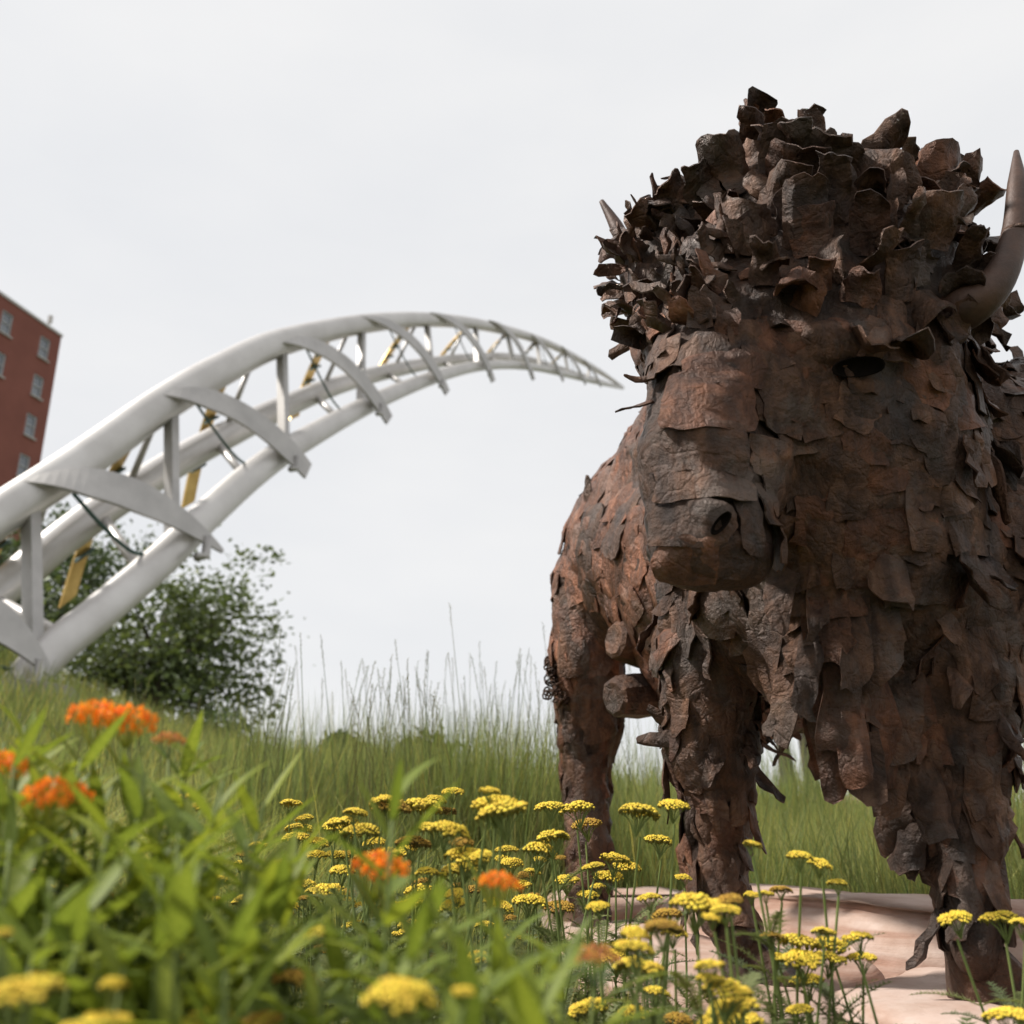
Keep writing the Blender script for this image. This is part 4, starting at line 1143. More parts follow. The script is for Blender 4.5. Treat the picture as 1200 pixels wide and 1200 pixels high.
# taller blades in tufts that stand against the sky
def tufts(cs, per, spread, h0, h1, w0, w1):
    xs, ys = [], []
    for cx, cy in cs: xs.append(nr.normal(cx, spread, per)); ys.append(nr.normal(cy, spread, per))
    x, y = np.concatenate(xs), np.concatenate(ys); k = ~on_slab(x, y); x, y = x[k], y[k]; n = len(x)
    return x, y, nr.uniform(h0, h1, n), nr.uniform(w0, w1, n), nr.uniform(0.02, 0.35, n)
cs = []
for px, Y in [(505, 4.6), (540, 4.9), (575, 4.4), (600, 4.8), (632, 4.5), (470, 5.6), (520, 5.4), (610, 5.3), (645, 5.0), (560, 5.8), (350, 5.4), (330, 4.9), (745, 5.0), (760, 5.6), (1180, 4.6), (1195, 5.2), (930, 6.2), (950, 6.5), (300, 5.8), (390, 5.8), (490, 4.7), (520, 4.5), (555, 4.6), (590, 5.1), (615, 4.6), (640, 4.7), (440, 5.4), (535, 5.2)]:
    p = P(px, 960, Y); cs.append((p.x, p.y))
x, y, h, w, l = tufts(cs, 300, 0.15, 0.6, 1.2, 0.004, 0.007)
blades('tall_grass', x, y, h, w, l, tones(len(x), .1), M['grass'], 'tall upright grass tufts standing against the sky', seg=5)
hs_ = [(P(px, 960, Y).x, P(px, 960, Y).y) for px, Y in [(nr.uniform(-40, 470), nr.uniform(3.0, 7.5)) for _ in range(46)]]
x, y, h, w, l = tufts(hs_, 210, 0.13, 0.35, 0.75, 0.004, 0.008)
blades('hillside_grass', x, y, h, w, nr.uniform(0.25, 1.25, len(x)), tones(len(x), .2) * 1.1, M['grass'], 'arching green grass tufts scattered over the hillside', seg=6)
hs_ = [(P(px, 960, Y).x, P(px, 960, Y).y) for px, Y in [(nr.uniform(700, 1230), nr.uniform(4.2, 7.5)) for _ in range(30)]]
x, y, h, w, l = tufts(hs_, 190, 0.14, 0.4, 0.8, 0.003, 0.006)
blades('pale_grass', x, y, h, w, nr.uniform(0.1, 0.8, len(x)), tones(len(x), .5) * 1.2, M['grass'], 'pale dry tipped grass tufts behind the bison legs', seg=5)
# flowering stalks with narrow seed heads
def stalks():
    mb = MB(); rnd = random.Random(9)
    spots = []
    for i in range(210):
        r = rnd.random()
        if r < .62: px, Y = rnd.uniform(420, 680), rnd.uniform(4.2, 6.2)
        elif r < .80: px, Y = rnd.uniform(285, 420), rnd.uniform(4.4, 6.0)
        elif r < .88: px, Y = rnd.uniform(700, 800), rnd.uniform(4.4, 6.5)
        elif r < .94: px, Y = rnd.uniform(1160, 1230), rnd.uniform(4.0, 6.0)
        else: px, Y = rnd.uniform(90, 285), rnd.uniform(4.5, 6.0)
        top = rnd.triangular(735, 880, 815) if px > 285 else rnd.uniform(780, 850)
        spots.append((px, top, Y))
    spots += [(527, 708, 4.8), (330, 735, 4.6), (352, 742, 4.7), (376, 745, 4.8), (310, 745, 4.7), (636, 730, 4.9), (620, 760, 4.7), (500, 765, 5.0), (553, 770, 5.1), (400, 775, 5), (455, 800, 5.2)]
    for px, top, Y in spots:
        t = P(px, top, Y); bx, by = t.x + rnd.triangular(-.38, .38, 0), t.y + rnd.uniform(-.2, .2)
        b = Vector((bx, by, tz(bx, by)))
        pts = [Vector(q) for q in catmull([b, b.lerp(t, .5) + Vector((rnd.uniform(-.03, .03), 0, 0)), t], 6)]
        c = rnd.choice([(1, 1, 1), (1.1, 1, .9), (.8, .9, .8), (1.2, .95, .9)])
        mb.tube(pts, [.0034, .0032, .003, .0027, .0023, .0018, .0012], 4, c, False)
        # seed head: small pointed spikelets pressed to the stalk
        L = rnd.uniform(.08, .2); d = (pts[-1] - pts[-3]).normalized(); k = int(L / .007)
        hc = rnd.choice([(1.0, .8, .7), (.9, .8, .75), (1.1, 1.0, .85), (.75, .68, .62)])
        for i in range(k):
            q = t - d * (L * i / k); a = rnd.uniform(0, 6.28); o = Vector((math.cos(a), math.sin(a), rnd.uniform(.6, 1.4))).normalized()
            s = o.orthogonal().normalized() * .0019; e = q + o * rnd.uniform(.007, .016)
            mb.add([q, q.lerp(e, .5) + s, e, q.lerp(e, .5) - s], [(0, 1, 2, 3)], hc)
        for _ in range(2):
            q = pts[rnd.randint(1, 3)]; a = rnd.uniform(0, 6.28); o = Vector((math.cos(a), math.sin(a), rnd.uniform(.8, 2))).normalized(); e = q + o * rnd.uniform(.12, .3); s = o.orthogonal().normalized() * .0022
            mb.add([q - s, q + s, q.lerp(e, .6) + s * .8 + Vector((0, 0, .02)), e, q.lerp(e, .6) - s * .8 + Vector((0, 0, .02))], [(0, 1, 2, 3, 4)], c)
    tag(mb.build('grass_stalks', M['stalk']), 'thin seeding grass stalks rising above the meadow', 'grass', kind='stuff')
stalks()

# ------------------------------------------------------------------ flower bed
def lance_leaf(seed, droop, fold):
    rnd = random.Random(seed); n = 7; vs_, fs_, cs_ = [], [], []
    for i in range(n + 1):
        t = i / n; w = 0.085 * (math.sin(math.pi * min(1, t ** 0.8 * 0.97 + .03)) ** 0.85) + .003
        z = -droop * t * t; y = t * (1 - .12 * droop * t)
        tw = rnd.uniform(-.004, .004)
        for k, b in enumerate((-1, 0, 1)):
            vs_.append((b * w, y, z + abs(b) * w * fold + (tw if b else 0))); cs_.append((1.3, 1.25, 1.3) if b == 0 else (1, 1, 1))
    for i in range(n):
        a = i * 3; fs_ += [(a, a + 1, a + 4, a + 3), (a + 1, a + 2, a + 5, a + 4)]
    me = pmesh('leaf', vs_, fs_, np.array(cs_)); me.materials.append(M['leaf'])
    me.polygons.foreach_set('use_smooth', [True] * len(me.polygons)); return me
LEAVES = [lance_leaf(1, .10, .35), lance_leaf(2, .28, .45), lance_leaf(3, .0, .25), lance_leaf(4, .42, .3)]
def star_cluster(seed, mat):
    """domed cluster of small five-parted flowers, radius 1"""
    rnd = random.Random(seed); mb = MB()
    k = 46
    for i in range(k):
        f = (i + .5) / k; el = math.acos(1 - f * .82); a = i * 2.39996 + rnd.uniform(-.2, .2)
        rad = rnd.uniform(.86, 1.04)
        d = Vector((math.sin(el) * math.cos(a), math.sin(el) * math.sin(a), math.cos(el)))
        c = Vector((d.x, d.y, d.z * .62)) * rad; n = (d + Vector((rnd.uniform(-.2, .2), rnd.uniform(-.2, .2), .35))).normalized()
        s = n.orthogonal().normalized(); t = n.cross(s); b = rnd.uniform(.8, 1.2); col = (b, b * rnd.uniform(.75, 1.25), b)
        r = .17; ph = rnd.uniform(0, 6.28)
        for q in range(5):
            an = ph + q * 1.2566; e = s * math.cos(an) + t * math.sin(an); w = n.cross(e)
            mb.add([c, c + e * r * .6 + w * r * .3 - n * r * .15, c + e * r * 1.1 - n * r * .65, c + e * r * .6 - w * r * .3 - n * r * .15], [(0, 1, 2, 3)], col)
            h_ = c + e * r * .38 + n * r * .55
            mb.add([c + e * r * .1 + w * r * .16, c + e * r * .1 - w * r * .16, h_], [(0, 1, 2)], (col[0] * 1.1, col[1] * 1.5, col[2]))
        mb.add([c, c - n * .1 + s * .02, Vector((0, 0, -.75)) + s * .02, Vector((0, 0, -.75))], [(0, 1, 2, 3)], (.3, 1.2, 2.0))
    me = mb.mesh('flower_cluster'); me.materials.append(mat); return me
ORANGE = [star_cluster(5, M['orange']), star_cluster(6, M['orange'])]
FADED = star_cluster(7, M['faded'])
def frame_z(d):
    d = Vector(d).normalized(); return d.to_track_quat('Z', 'Y')
def milkweed(top_px, top_py, Y, label, group, flower=None, fsize=.034, seed=0, nleaf=30, lean=(0, 0), leafscale=1.22):
    rnd = random.Random(seed); t = P(top_px, top_py, Y)
    bx, by = t.x + lean[0] + rnd.uniform(-.04, .04), t.y + lean[1] + rnd.uniform(-.03, .05)
    b = Vector((bx, by, tz(bx, by) - .01))
    root = empty('milkweed_plant', b); tag(root, label, 'plant', group)
    L = t - b
    mid = L * .5 + Vector((rnd.uniform(-.03, .03), rnd.uniform(-.03, .03), 0))
    path = [Vector(q) for q in catmull([Vector((0, 0, 0)), mid, L], 8)]
    mb = MB(); mb.tube(path, [.0034 - .0002 * i for i in range(9)], 6); mb.build('stem', M['stem'], root, True)
    dens = max(10, int(nleaf * L.length / .5))
    for i in range(dens):
        f = .10 + .90 * (i + rnd.uniform(0, .6)) / dens
        if flower and f > .93: continue
        f = min(f, .995); q = path[min(7, int(f * 8))].lerp(path[min(8, int(f * 8) + 1)], f * 8 - int(f * 8))
        a = i * 2.39996 + rnd.uniform(-.35, .35); el = rnd.uniform(.25, .75) + (.35 if f > .9 else 0)
        d = Vector((math.cos(a) * math.cos(el), math.sin(a) * math.cos(el), math.sin(el)))
        lo = link('leaf', LEAVES[rnd.randrange(4)], parent=root)
        y_ = d; x_ = d.cross(Vector((0, 0, 1))).normalized(); z_ = x_.cross(y_)
        lo.rotation_euler = Matrix((x_, y_, z_)).transposed().to_euler(); lo.location = q
        s = rnd.uniform(.065, .10) * (1 - .35 * max(0, f - .75) / .25) * leafscale
        lo.scale = (s * rnd.uniform(.85, 1.15), s, s)
    if flower:
        me, = (flower,)
        fo = link('flower_cluster', me, parent=root); fo.location = L + Vector((0, 0, .004)); fo.scale = (fsize * 1.08, fsize * 1.08, fsize * rnd.uniform(1.1, 1.3))
        fo.rotation_euler = (rnd.uniform(-.2, .25), rnd.uniform(-.2, .2), rnd.uniform(0, 6))
    return root
GM = 'milkweed in the flower bed'
fl_lab = 'milkweed with an orange flower cluster rising above its green leaves'
gr_lab = 'leafy green milkweed stem without flowers in the flower bed'
mw = [(112, 852, .95, ORANGE[0], .030), (152, 856, .97, ORANGE[1], .028), (62, 948, .86, ORANGE[1], .029), (-6, 912, .90, ORANGE[0], .028), (445, 1030, 1.02, ORANGE[0], .030), (584, 1046, 1.0, ORANGE[1], .022)]
top_lab = 'milkweed bearing the highest orange flower cluster, in front of the arch foot'
fls = [top_lab, top_lab, 'milkweed with one round orange cluster lower than the two highest clusters', 'milkweed with an orange cluster rising beside the round lower orange cluster', 'milkweed with orange flowers half hidden behind a pointed leafy stem', 'milkweed with a small orange cluster among the yellow yarrow heads']
for i, (px, py, Y, me, fs_) in enumerate(mw): milkweed(px, py, Y, fls[i], GM, me, fs_, 100 + i)
milkweed(198, 876, 1.02, 'milkweed with a small faded pinkish orange flower head', GM, FADED, .017, 120)
milkweed(698, 1135, .92, 'milkweed with a rusty red bud cluster beside yellow yarrow', GM, FADED, .022, 121)
plain = [(462, 925, .80), (262, 915, .84), (30, 850, .95), (95, 890, .90), (170, 905, .88), (225, 955, .92), (290, 985, .80), (12, 985, .80), (130, 960, .80), (60, 1030, .75), (190, 1020, .74), (330, 1050, .82), (400, 1100, .86),
         (500, 1085, .84), (545, 1120, .84), (600, 1110, .80), (650, 1110, .82), (560, 1150, .76), (375, 1130, .74), (270, 1110, .70), (150, 1110, .68), (40, 1120, .68), (100, 1060, .72), (230, 1060, .86), (310, 940, 1.0), (5, 870, 1.05), (70, 900, 1.08), (480, 1110, .74), (640, 1160, .76), (345, 1000, .98), (215, 900, 1.05)]
rp = random.Random(17)
plain += [(rp.uniform(-20, 330), rp.uniform(985, 1175), rp.uniform(.66, .95)) for _ in range(20)] + [(rp.uniform(330, 640), rp.uniform(1110, 1190), rp.uniform(.66, .9)) for _ in range(9)] + [(rp.uniform(-20, 230), rp.uniform(880, 1000), rp.uniform(.8, 1.1)) for _ in range(12)]
for i, (px, py, Y) in enumerate(plain): milkweed(px, py, Y, 'tall pointed leafy milkweed stem rising in front of the yarrow' if i == 0 else ('leafy green milkweed stem without flowers among the orange flowered ones' if px < 240 and py < 1000 else ('leafy green milkweed stem without flowers growing under the yellow yarrow' if px > 380 else gr_lab)), GM, None, 0, 200 + i)

# ---- yarrow
def yarrow_head(seed, mat, dull=1.0):
    """flat plate of tiny flowers on branching stalks, radius 1, top at z = 0"""
    rnd = random.Random(seed); mb = MB()
    pts = []
    lumps = [(rnd.uniform(-.62, .62), rnd.uniform(-.62, .62), rnd.uniform(.32, .5)) for _ in range(9)] + [(0, 0, .5)]
    for i in range(150):
        r = math.sqrt((i + .5) / 150); a = i * 2.39996
        x, y = r * math.cos(a), r * math.sin(a)
        best = max((1 - ((x - lx) ** 2 + (y - ly) ** 2) / (lr * lr)) for lx, ly, lr in lumps)
        if best < -.55: continue
        z = -.16 * r * r + .12 * max(-.6, best) + rnd.uniform(-.025, .025)
        pts.append((x + rnd.uniform(-.03, .03), y + rnd.uniform(-.03, .03), z))
    for (x, y, z) in pts:
        s = rnd.uniform(.075, .105); b = rnd.uniform(.78, 1.15) * dull; col = (b, b * rnd.uniform(.9, 1.06), b)
        tx, ty = rnd.uniform(-.03, .03), rnd.uniform(-.03, .03)
        ring = [(x + s * math.cos(q * 1.0472 + x * 9), y + s * math.sin(q * 1.0472 + x * 9), z) for q in range(6)]
        ring2 = [(x + s * .6 * math.cos(q * 1.0472 + x * 9) + tx, y + s * .6 * math.sin(q * 1.0472 + x * 9) + ty, z + s * .62) for q in range(6)]
        low = (x * .97, y * .97, z - s * 1.6)
        mb.add(ring + ring2 + [(x + tx, y + ty, z + s * .75)], [(q, (q + 1) % 6, 6 + (q + 1) % 6, 6 + q) for q in range(6)] + [(6 + q, 6 + (q + 1) % 6, 12) for q in range(6)], col)
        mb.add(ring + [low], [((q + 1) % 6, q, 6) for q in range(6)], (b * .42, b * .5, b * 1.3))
    me = mb.mesh('flower_head'); me.materials.append(mat)
    me.polygons.foreach_set('use_smooth', [True] * len(me.polygons))
    bs = MB()
    for i in range(13):
        r = .25 + .6 * rnd.random(); a = i * 2.4
        e = Vector((r * math.cos(a), r * math.sin(a), -.14 - .1 * r)); m_ = Vector((e.x * .55, e.y * .55, -.42))
        bs.tube([Vector((0, 0, -.95)), m_, e], [.035, .026, .02], 4, (1, 1, 1), False)
    b2 = bs.mesh('branching_stalk'); b2.materials.append(M['stem'])
    return me, b2
YH = [yarrow_head(1, M['yellow']), yarrow_head(2, M['yellow']), yarrow_head(3, M['yellow'], .9), yarrow_head(4, M['yellow'], 1.05)]
YO = [yarrow_head(5, M['ochre']), yarrow_head(6, M['ochre'], .9)]
def fern_leaf(seed):
    rnd = random.Random(seed); mb = MB(); n = 15
    pt = lambda t: Vector((0, t, .18 * t - .35 * t * t))
    for i in range(n):
        t = .1 + .9 * i / n; q = pt(t); L = .16 * math.sin(math.pi * (t * .86 + .1)) + .02
        for sgn in (-1, 1):
            for j, (da, dl) in enumerate(((.5, 1.0), (.9, .62), (.1, .7))):
                d = Vector((sgn * math.cos(da), math.sin(da), rnd.uniform(-.2, .45))).normalized(); w = Vector((0, .012, 0)) if j else Vector((0, .016, .004))
                e = q + d * L * dl * rnd.uniform(.8, 1.2)
                mb.add([q - w, e, q + w], [(0, 1, 2)], (1, 1, 1))
    mb.tube([pt(i / 5) for i in range(6)], [.012, .011, .01, .008, .006, .003], 4, (1.1, 1.05, .9), False)
    me = mb.mesh('leaf'); me.materials.append(M['fern']); return me
FERN = [fern_leaf(1), fern_leaf(2), fern_leaf(3)]
YST = [0]
def yarrow(heads, label, group, seed, leaves=9):
    """heads: list of (top point, radius, faded) that share one root"""
    rnd = random.Random(seed)
    m0 = heads[0][0]; c = sum((h[0] for h in heads), Vector()) / len(heads)
    bx, by = c.x + rnd.uniform(-.05, .05), c.y + rnd.uniform(-.03, .06)
    if on_slab(np.array(bx), np.array(by)): by = min(by, 1.60) if bx > .6 else by
    b = Vector((bx, by, tz(bx, by) - .01))
    num = ['one flat flower head', 'two flat flower heads', 'three flat flower heads', 'four flat flower heads'][len(heads) - 1]
    root = empty('yarrow_plant', b); tag(root, label.replace('flat flower heads', num), 'flower', group)
    paths = []
    for (p, r, fd) in heads:
        L = p - b
        path = [Vector(q) for q in catmull([Vector((0, 0, 0)), L * .5 + Vector((rnd.uniform(-.035, .035), rnd.uniform(-.03, .03), .01)), L - Vector((0, 0, r * 1.3))], 7)]
        st = MB(); st.tube(path, [.0027, .0026, .0025, .0024, .0022, .0021, .002, .0019], 5, (1, 1, 1), False); st.build('stem', M['stem'], root, True)
        me, bs = (YO if fd else YH)[rnd.randrange(2 if fd else 4)]
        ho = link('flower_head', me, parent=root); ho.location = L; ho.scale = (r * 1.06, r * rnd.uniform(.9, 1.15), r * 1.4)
        ho.rotation_euler = (rnd.uniform(-.16, .16), rnd.uniform(-.22, .22), rnd.uniform(0, 6.28))
        link('branching_stalk', bs, parent=ho)
        paths.append(path)
    for i in range(leaves):
        path = rnd.choice(paths); f = rnd.uniform(.05, .8); q = path[int(f * 7)].lerp(path[int(f * 7) + 1], f * 7 - int(f * 7))
        a = rnd.uniform(0, 6.28); el = rnd.uniform(.1, .9)
        d = Vector((math.cos(a) * math.cos(el), math.sin(a) * math.cos(el), math.sin(el)))
        x_ = d.cross(Vector((0, 0, 1))).normalized(); z_ = x_.cross(d)
        lo = link('leaf', rnd.choice(FERN), parent=root); lo.location = q
        lo.rotation_euler = Matrix((x_, d, z_)).transposed().to_euler()
        s = rnd.uniform(.07, .14) * (1.15 - .55 * f); lo.scale = (s * 1.4, s, s)
# heads as seen in the photograph: (px, py, width px, faded)
yh = [(531, 926, 23, 0), (587, 946, 54, 0), (676, 944, 38, 0), (749, 948, 44, 0), (644, 943, 30, 0), (646, 978, 37, 0), (635, 993, 42, 0), (721, 1004, 33, 0), (663, 1029, 28, 0), (548, 1000, 49, 0), (536, 1017, 45, 0), (513, 969, 38, 0),
      (485, 985, 38, 1), (495, 942, 45, 0), (457, 941, 45, 1), (418, 950, 26, 0), (425, 971, 45, 0), (394, 965, 28, 0), (390, 1039, 25, 0), (401, 1018, 30, 0), (574, 925, 23, 0), (580, 938, 45, 0), (522, 949, 21, 1), (714, 1025, 31, 0),
      (774, 983, 32, 0), (789, 941, 33, 0), (600, 1009, 28, 0), (625, 1020, 18, 0), (534, 1045, 25, 0), (569, 1082, 22, 0), (621, 1053, 35, 0), (555, 1041, 28, 1), (340, 940, 25, 0), (219, 932, 21, 0), (217, 944, 30, 0), (350, 969, 28, 0),
      (390, 967, 32, 0), (345, 979, 28, 0), (357, 957, 21, 0), (413, 976, 25, 0), (416, 950, 25, 0), (385, 1042, 38, 0), (310, 1028, 28, 1), (415, 1082, 25, 0), (460, 1000, 30, 0), (440, 985, 28, 0), (470, 1060, 30, 0), (500, 1020, 30, 0),
      (450, 935, 28, 0), (410, 1000, 28, 1), (370, 1000, 26, 0), (330, 1010, 24, 0), (360, 1035, 30, 0), (540, 985, 26, 1), (590, 1060, 30, 0), (610, 1035, 24, 0), (480, 1085, 26, 0), (430, 1060, 28, 0), (330, 1065, 26, 1), (300, 990, 22, 0), (565, 1000, 28, 0), (510, 935, 26, 0), (375, 985, 24, 0), (430, 1000, 26, 1), (655, 1060, 30, 1), (395, 1000, 24, 0)]
near = [(746, 1091, 36, 0), (746, 1108, 46, 0), (746, 1130, 58, 0), (779, 1084, 46, 1), (742, 1184, 36, 0), (815, 1054, 54, 0), (850, 1064, 30, 0), (836, 1073, 25, 0), (780, 1069, 35, 1), (790, 1090, 30, 0), (855, 1052, 30, 1), (881, 1047, 20, 0),
        (897, 1046, 20, 0), (915, 1041, 22, 1), (937, 1001, 30, 0), (962, 1010, 28, 0), (981, 1033, 23, 0), (881, 988, 21, 0), (937, 1101, 45, 0), (964, 1090, 26, 0), (976, 1104, 37, 0), (1004, 1096, 32, 0), (939, 1120, 46, 0), (972, 1120, 36, 0),
        (1009, 1120, 32, 0), (945, 1146, 35, 0), (913, 1120, 20, 0), (850, 1155, 58, 0), (829, 1129, 33, 0), (832, 1144, 32, 0), (857, 1176, 54, 0), (937, 1181, 33, 0), (1118, 1073, 37, 0), (1174, 1073, 42, 0), (1198, 1080, 30, 0), (1182, 1187, 50, 0),
        (794, 1192, 36, 1), (835, 1196, 40, 0), (871, 1194, 52, 0), (691, 1177, 46, 0), (621, 1186, 22, 0), (469, 1160, 86, 0), (17, 1160, 92, 0), (115, 1197, 76, 0), (252, 1192, 70, 0), (308, 1193, 40, 1), (374, 1091, 44, 0), (346, 1144, 56, 1), (84, 1109, 42, 1),
        (133, 1150, 32, 0), (5, 1091, 20, 0), (560, 1120, 28, 0), (545, 1160, 26, 0), (590, 1170, 24, 0), (700, 1060, 26, 0), (905, 1095, 24, 1), (760, 1050, 26, 0), (770, 1160, 30, 0)]
ya = 'yellow yarrow with flat flower heads in the sunny bed left of the stones'
yb = 'yellow yarrow with flat flower heads growing beside the pink stones and front hooves'
yc = 'yellow yarrow with flat flower heads showing low among the milkweed leaves'
GY = 'yarrow in the flower bed'
rnd = random.Random(4)
def clusters(lst, dist, most):
    left = list(lst); out = []
    while left:
        c = [left.pop(0)]
        for q in sorted(left, key=lambda q: abs(q[0] - c[0][0]) + abs(q[1] - c[0][1])):
            if len(c) >= most: break
            if abs(q[0] - c[0][0]) + abs(q[1] - c[0][1]) < dist: c.append(q); left.remove(q)
        out.append(c)
    return out
for i, cl in enumerate(clusters(yh, 48, 3)):
    w = max(q[2] for q in cl)
    Y = min(2.75, max(1.35, F * .068 / w * .95))
    if cl[0][0] > 600: Y = min(Y, 1.95)
    hs = []
    for (px, py, w, fd) in cl:
        p = P(px, py, Y + rnd.uniform(-.06, .06)); hs.append((p, w * .54 * mpp(p), fd))
    if rnd.random() < .5: q = hs[0][0] + Vector((rnd.uniform(-.09, .09), rnd.uniform(.02, .12), rnd.uniform(-.09, -.02))); hs.append((q, hs[0][1] * rnd.uniform(.55, .9), int(rnd.random() < .2)))
    yarrow(hs, 'faded ochre yarrow heads among the yellow ones left of the stones' if cl[0][3] and len(cl) == 1 else ya, GY, 300 + i, 12 + 5 * len(hs))
for i, cl in enumerate(clusters(near, 85, 4)):
    w = max(q[2] for q in cl); px0 = cl[0][0]
    Y = min(1.50, max(.60, F * (.064 if px0 > 640 else .05) / w * .95))
    if px0 > 640: Y = min(1.50, max(1.14, Y))
    hs = []
    for (px, py, w, fd) in cl:
        p = P(px, py, Y + rnd.uniform(-.05, .05)); hs.append((p, w * .53 * mpp(p), fd))
    yarrow(hs, yb if px0 > 640 else yc, GY, 500 + i, 16 + 9 * len(hs))
# filler plants deeper in the bed, seen only as specks of yellow between leaves
for i in range(46):
    x_ = rnd.uniform(-1.35, .25); y_ = rnd.uniform(1.7, 3.0)
    z_ = tz(x_, y_) + rnd.uniform(.36, .56)
    yarrow([(Vector((x_, y_, z_)), rnd.uniform(.016, .034), int(rnd.random() < .3))], ya, GY, 700 + i, 6)
# ---- feathery undergrowth that covers the soil of the bed
def undergrowth():
    nr2 = np.random.default_rng(31); Vs, Ts, Cs = [], [], []
    tmpl = []
    for me in FERN:
        v = np.zeros(len(me.vertices) * 3); me.vertices.foreach_get('co', v); v = v.reshape(-1, 3)
        me.calc_loop_triangles(); t = np.zeros(len(me.loop_triangles) * 3, dtype=np.int64); me.loop_triangles.foreach_get('vertices', t); tmpl.append((v, t.reshape(-1, 3)))
    base = 0; n = 6400
    for i in range(n):
        y_ = .45 + 2.6 * nr2.random() ** .9; x_ = nr2.uniform(-.62 * y_ - .35, min(.62 * y_ + .35, 1.7))
        if bool(on_slab(np.array(x_), np.array(y_))): continue
        v, t = tmpl[i % 3]; s = nr2.uniform(.07, .16); a = nr2.uniform(0, 6.28); el = nr2.uniform(.1, 1.2)
        d = np.array([math.cos(a) * math.cos(el), math.sin(a) * math.cos(el), math.sin(el)]); xx = np.cross(d, [0, 0, 1]); xx /= np.linalg.norm(xx); zz = np.cross(xx, d)
        hz = nr2.uniform(0, .30) if x_ < .35 else nr2.uniform(0, .26)
        q = v @ np.stack([xx * 1.3, d, zz]) * s + np.array([x_, y_, tz(x_, y_) + hz])
        Vs.append(q); Ts.append(t + base); base += len(q)
        b = nr2.uniform(.6, 1.2); c = np.array([b, b, b]) * (np.array([1.4, 1.05, .7]) if nr2.random() < .14 else 1); Cs.append(np.tile(c, (len(q), 1)))
    me = amesh('undergrowth', np.concatenate(Vs), None, np.concatenate(Ts), np.concatenate(Cs))
    tag(link('undergrowth', me, M['fern']), 'feathery grey green undergrowth covering the soil of the flower bed', 'undergrowth', kind='stuff')
undergrowth()
x = nr.uniform(-1.7, .3, 5000); y = nr.uniform(1.0, 3.1, 5000); k = ~on_slab(x, y); x, y = x[k], y[k]
blades('bed_grass', x, y, nr.uniform(.2, .5, len(x)), nr.uniform(.002, .005, len(x)), nr.uniform(.1, .6, len(x)), tones(len(x), .3), M['grass'], 'fine green grass growing through the flower bed', seg=4)

# ------------------------------------------------------------------ small things on the crest of the hill
def shrub(px, py, Y, r, seed, label):
    c = P(px, py, Y); n = 900; q = np.random.default_rng(seed)
    z0 = tz(c.x, c.y); root = empty('shrub', (c.x, c.y, z0)); tag(root, label, 'shrub', 'shrubs on the hill crest')
    mb = MB(); H = c.z - z0
    for k in range(5):
        a = k * 1.26; mb.tube([Vector((0, 0, -.05)), Vector((math.cos(a) * r * .4, math.sin(a) * r * .4, H * .9))], [.03, .01], 5)
    mb.build('stem', M['bark'], root)
    p = q.normal(0, 1, (n, 3)) * np.array([r * .5, r * .5, r * .38]) + np.array([0, 0, max(H - r * .3, .2)])
    d1 = q.normal(0, 1, (n, 3)); d1 /= np.linalg.norm(d1, axis=1)[:, None]; d2 = np.cross(d1, q.normal(0, 1, (n, 3))); d2 /= np.linalg.norm(d2, axis=1)[:, None]
    L = q.uniform(.05, .11, n)[:, None]
    V = np.stack([p - d1 * L, p + d2 * L * .5, p + d1 * L, p - d2 * L * .5], 1).reshape(-1, 3)
    link('foliage', amesh('foliage', V, np.arange(4 * n).reshape(-1, 4), cols=np.repeat(q.uniform(.7, 1.4, n), 4)[:, None] * np.array([1, 1, 1])), M['crown'], root)
shrub(401, 872, 16.0, .28, 1, 'small dark round shrub on the hill crest beside the parked car')
shrub(500, 878, 15.5, .42, 2, 'low green shrub on the hill crest behind tall grass tufts')
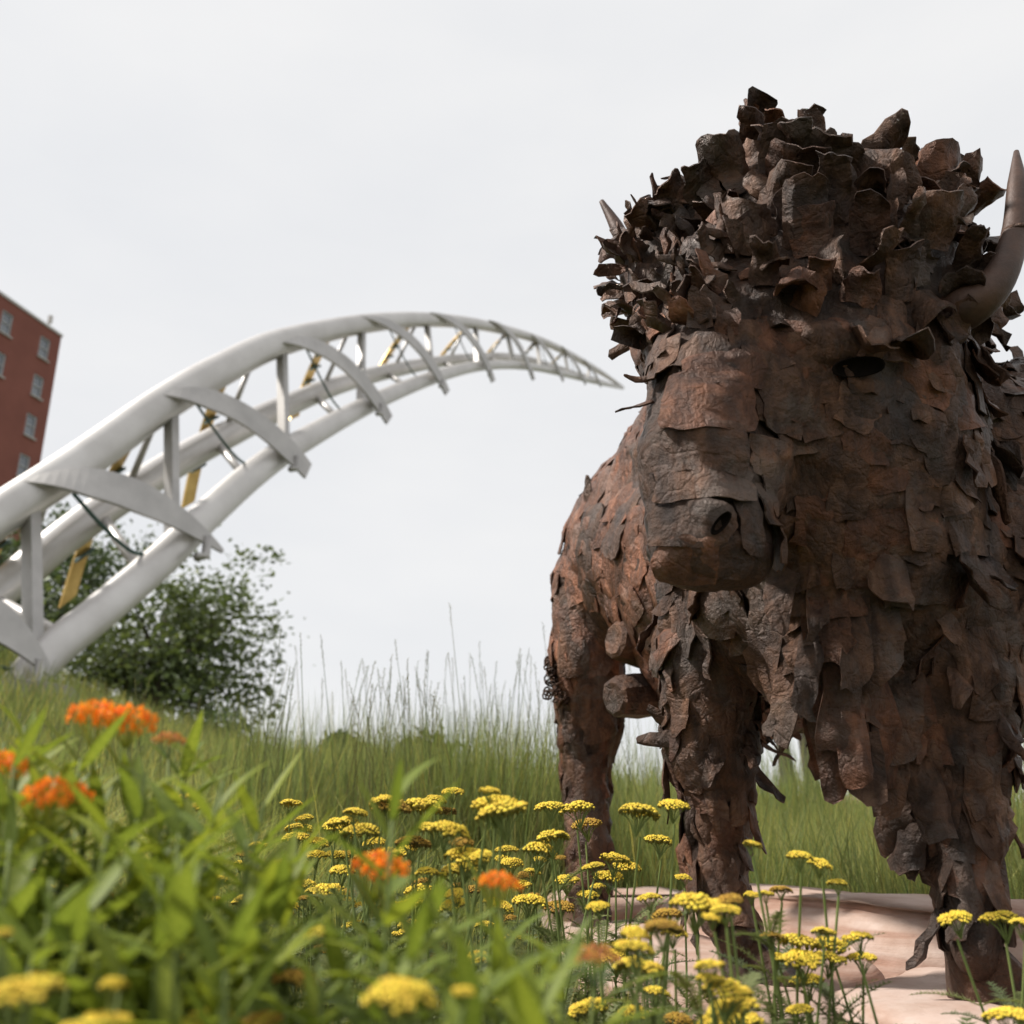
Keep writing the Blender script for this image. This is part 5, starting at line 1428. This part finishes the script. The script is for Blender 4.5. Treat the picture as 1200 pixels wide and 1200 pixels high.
shrub(250, 868, 17.0, .6, 3, 'low bushy shrub at the base of the dark green tree')
M['paint'] = noisy('dark_car_paint', (.03, .032, .036), (.05, .052, .058), 3, .35, bstr=0)
M['tyre'] = noisy('tyre_rubber', (.015, .015, .015), (.03, .03, .03), 5, .8, bstr=0)
def car():
    Y = 60.0; r = P(430, 873, Y); z0 = r.z - 1.5
    root = empty('parked_car', (r.x, r.y, z0)); tag(root, 'dark parked car whose roof shows above the hill crest', 'car')
    def loft(name, prof, w, mat, par, inset=0.0):
        vs_ = [(x, s_ * (w - (inset if z > 1.0 else 0)), z) for s_ in (-1, 1) for x, z in prof]; n = len(prof)
        fs_ = [tuple(range(n)), tuple(reversed(range(n, 2 * n)))] + [(i, n + i, n + (i + 1) % n, (i + 1) % n) for i in range(n)]
        return link(name, pmesh(name, vs_, fs_), mat, par)
    loft('body', [(-2.2, .35), (2.2, .35), (2.25, .7), (1.9, .9), (-2.1, .95), (-2.25, .7)], .88, M['paint'], root)
    loft('cabin', [(-1.9, .952), (1.1, .905), (.45, 1.45), (-.2, 1.5), (-1.2, 1.48)], .84, M['paint'], root, .14)
    for sx in (-1, 1):
        w = loft('window', [(-1.3, 1.02), (.75, 1.0), (.35, 1.36), (-1.05, 1.38)], .02, M['wpane'], root); w.location = (0, sx * .80, 0)
        for x in (-1.35, 1.35):
            m_ = MB(); m_.tube([Vector((x, sx * .90, .33)), Vector((x, sx * .72, .33))], .33, 16); m_.build('wheel', M['tyre'], root, True)
    # raised bank that carries the road behind the crest
    V = [(r.x - 40, r.y - 12, -1.0), (r.x + 12, r.y - 12, -1.0), (r.x + 9, r.y - 4, z0 - .01), (r.x - 40, r.y - 4, z0 - .01), (r.x - 40, r.y + 8, z0 - .01), (r.x + 9, r.y + 8, z0 - .01), (r.x + 12, r.y + 14, -1.2), (r.x - 40, r.y + 14, -1.2)]
    tag(link('road_bank', pmesh('road_bank', V, [(0, 1, 2, 3), (3, 2, 5, 4), (4, 5, 6, 7), (1, 6, 5, 2)]), M['ground']), kind='structure')
car()
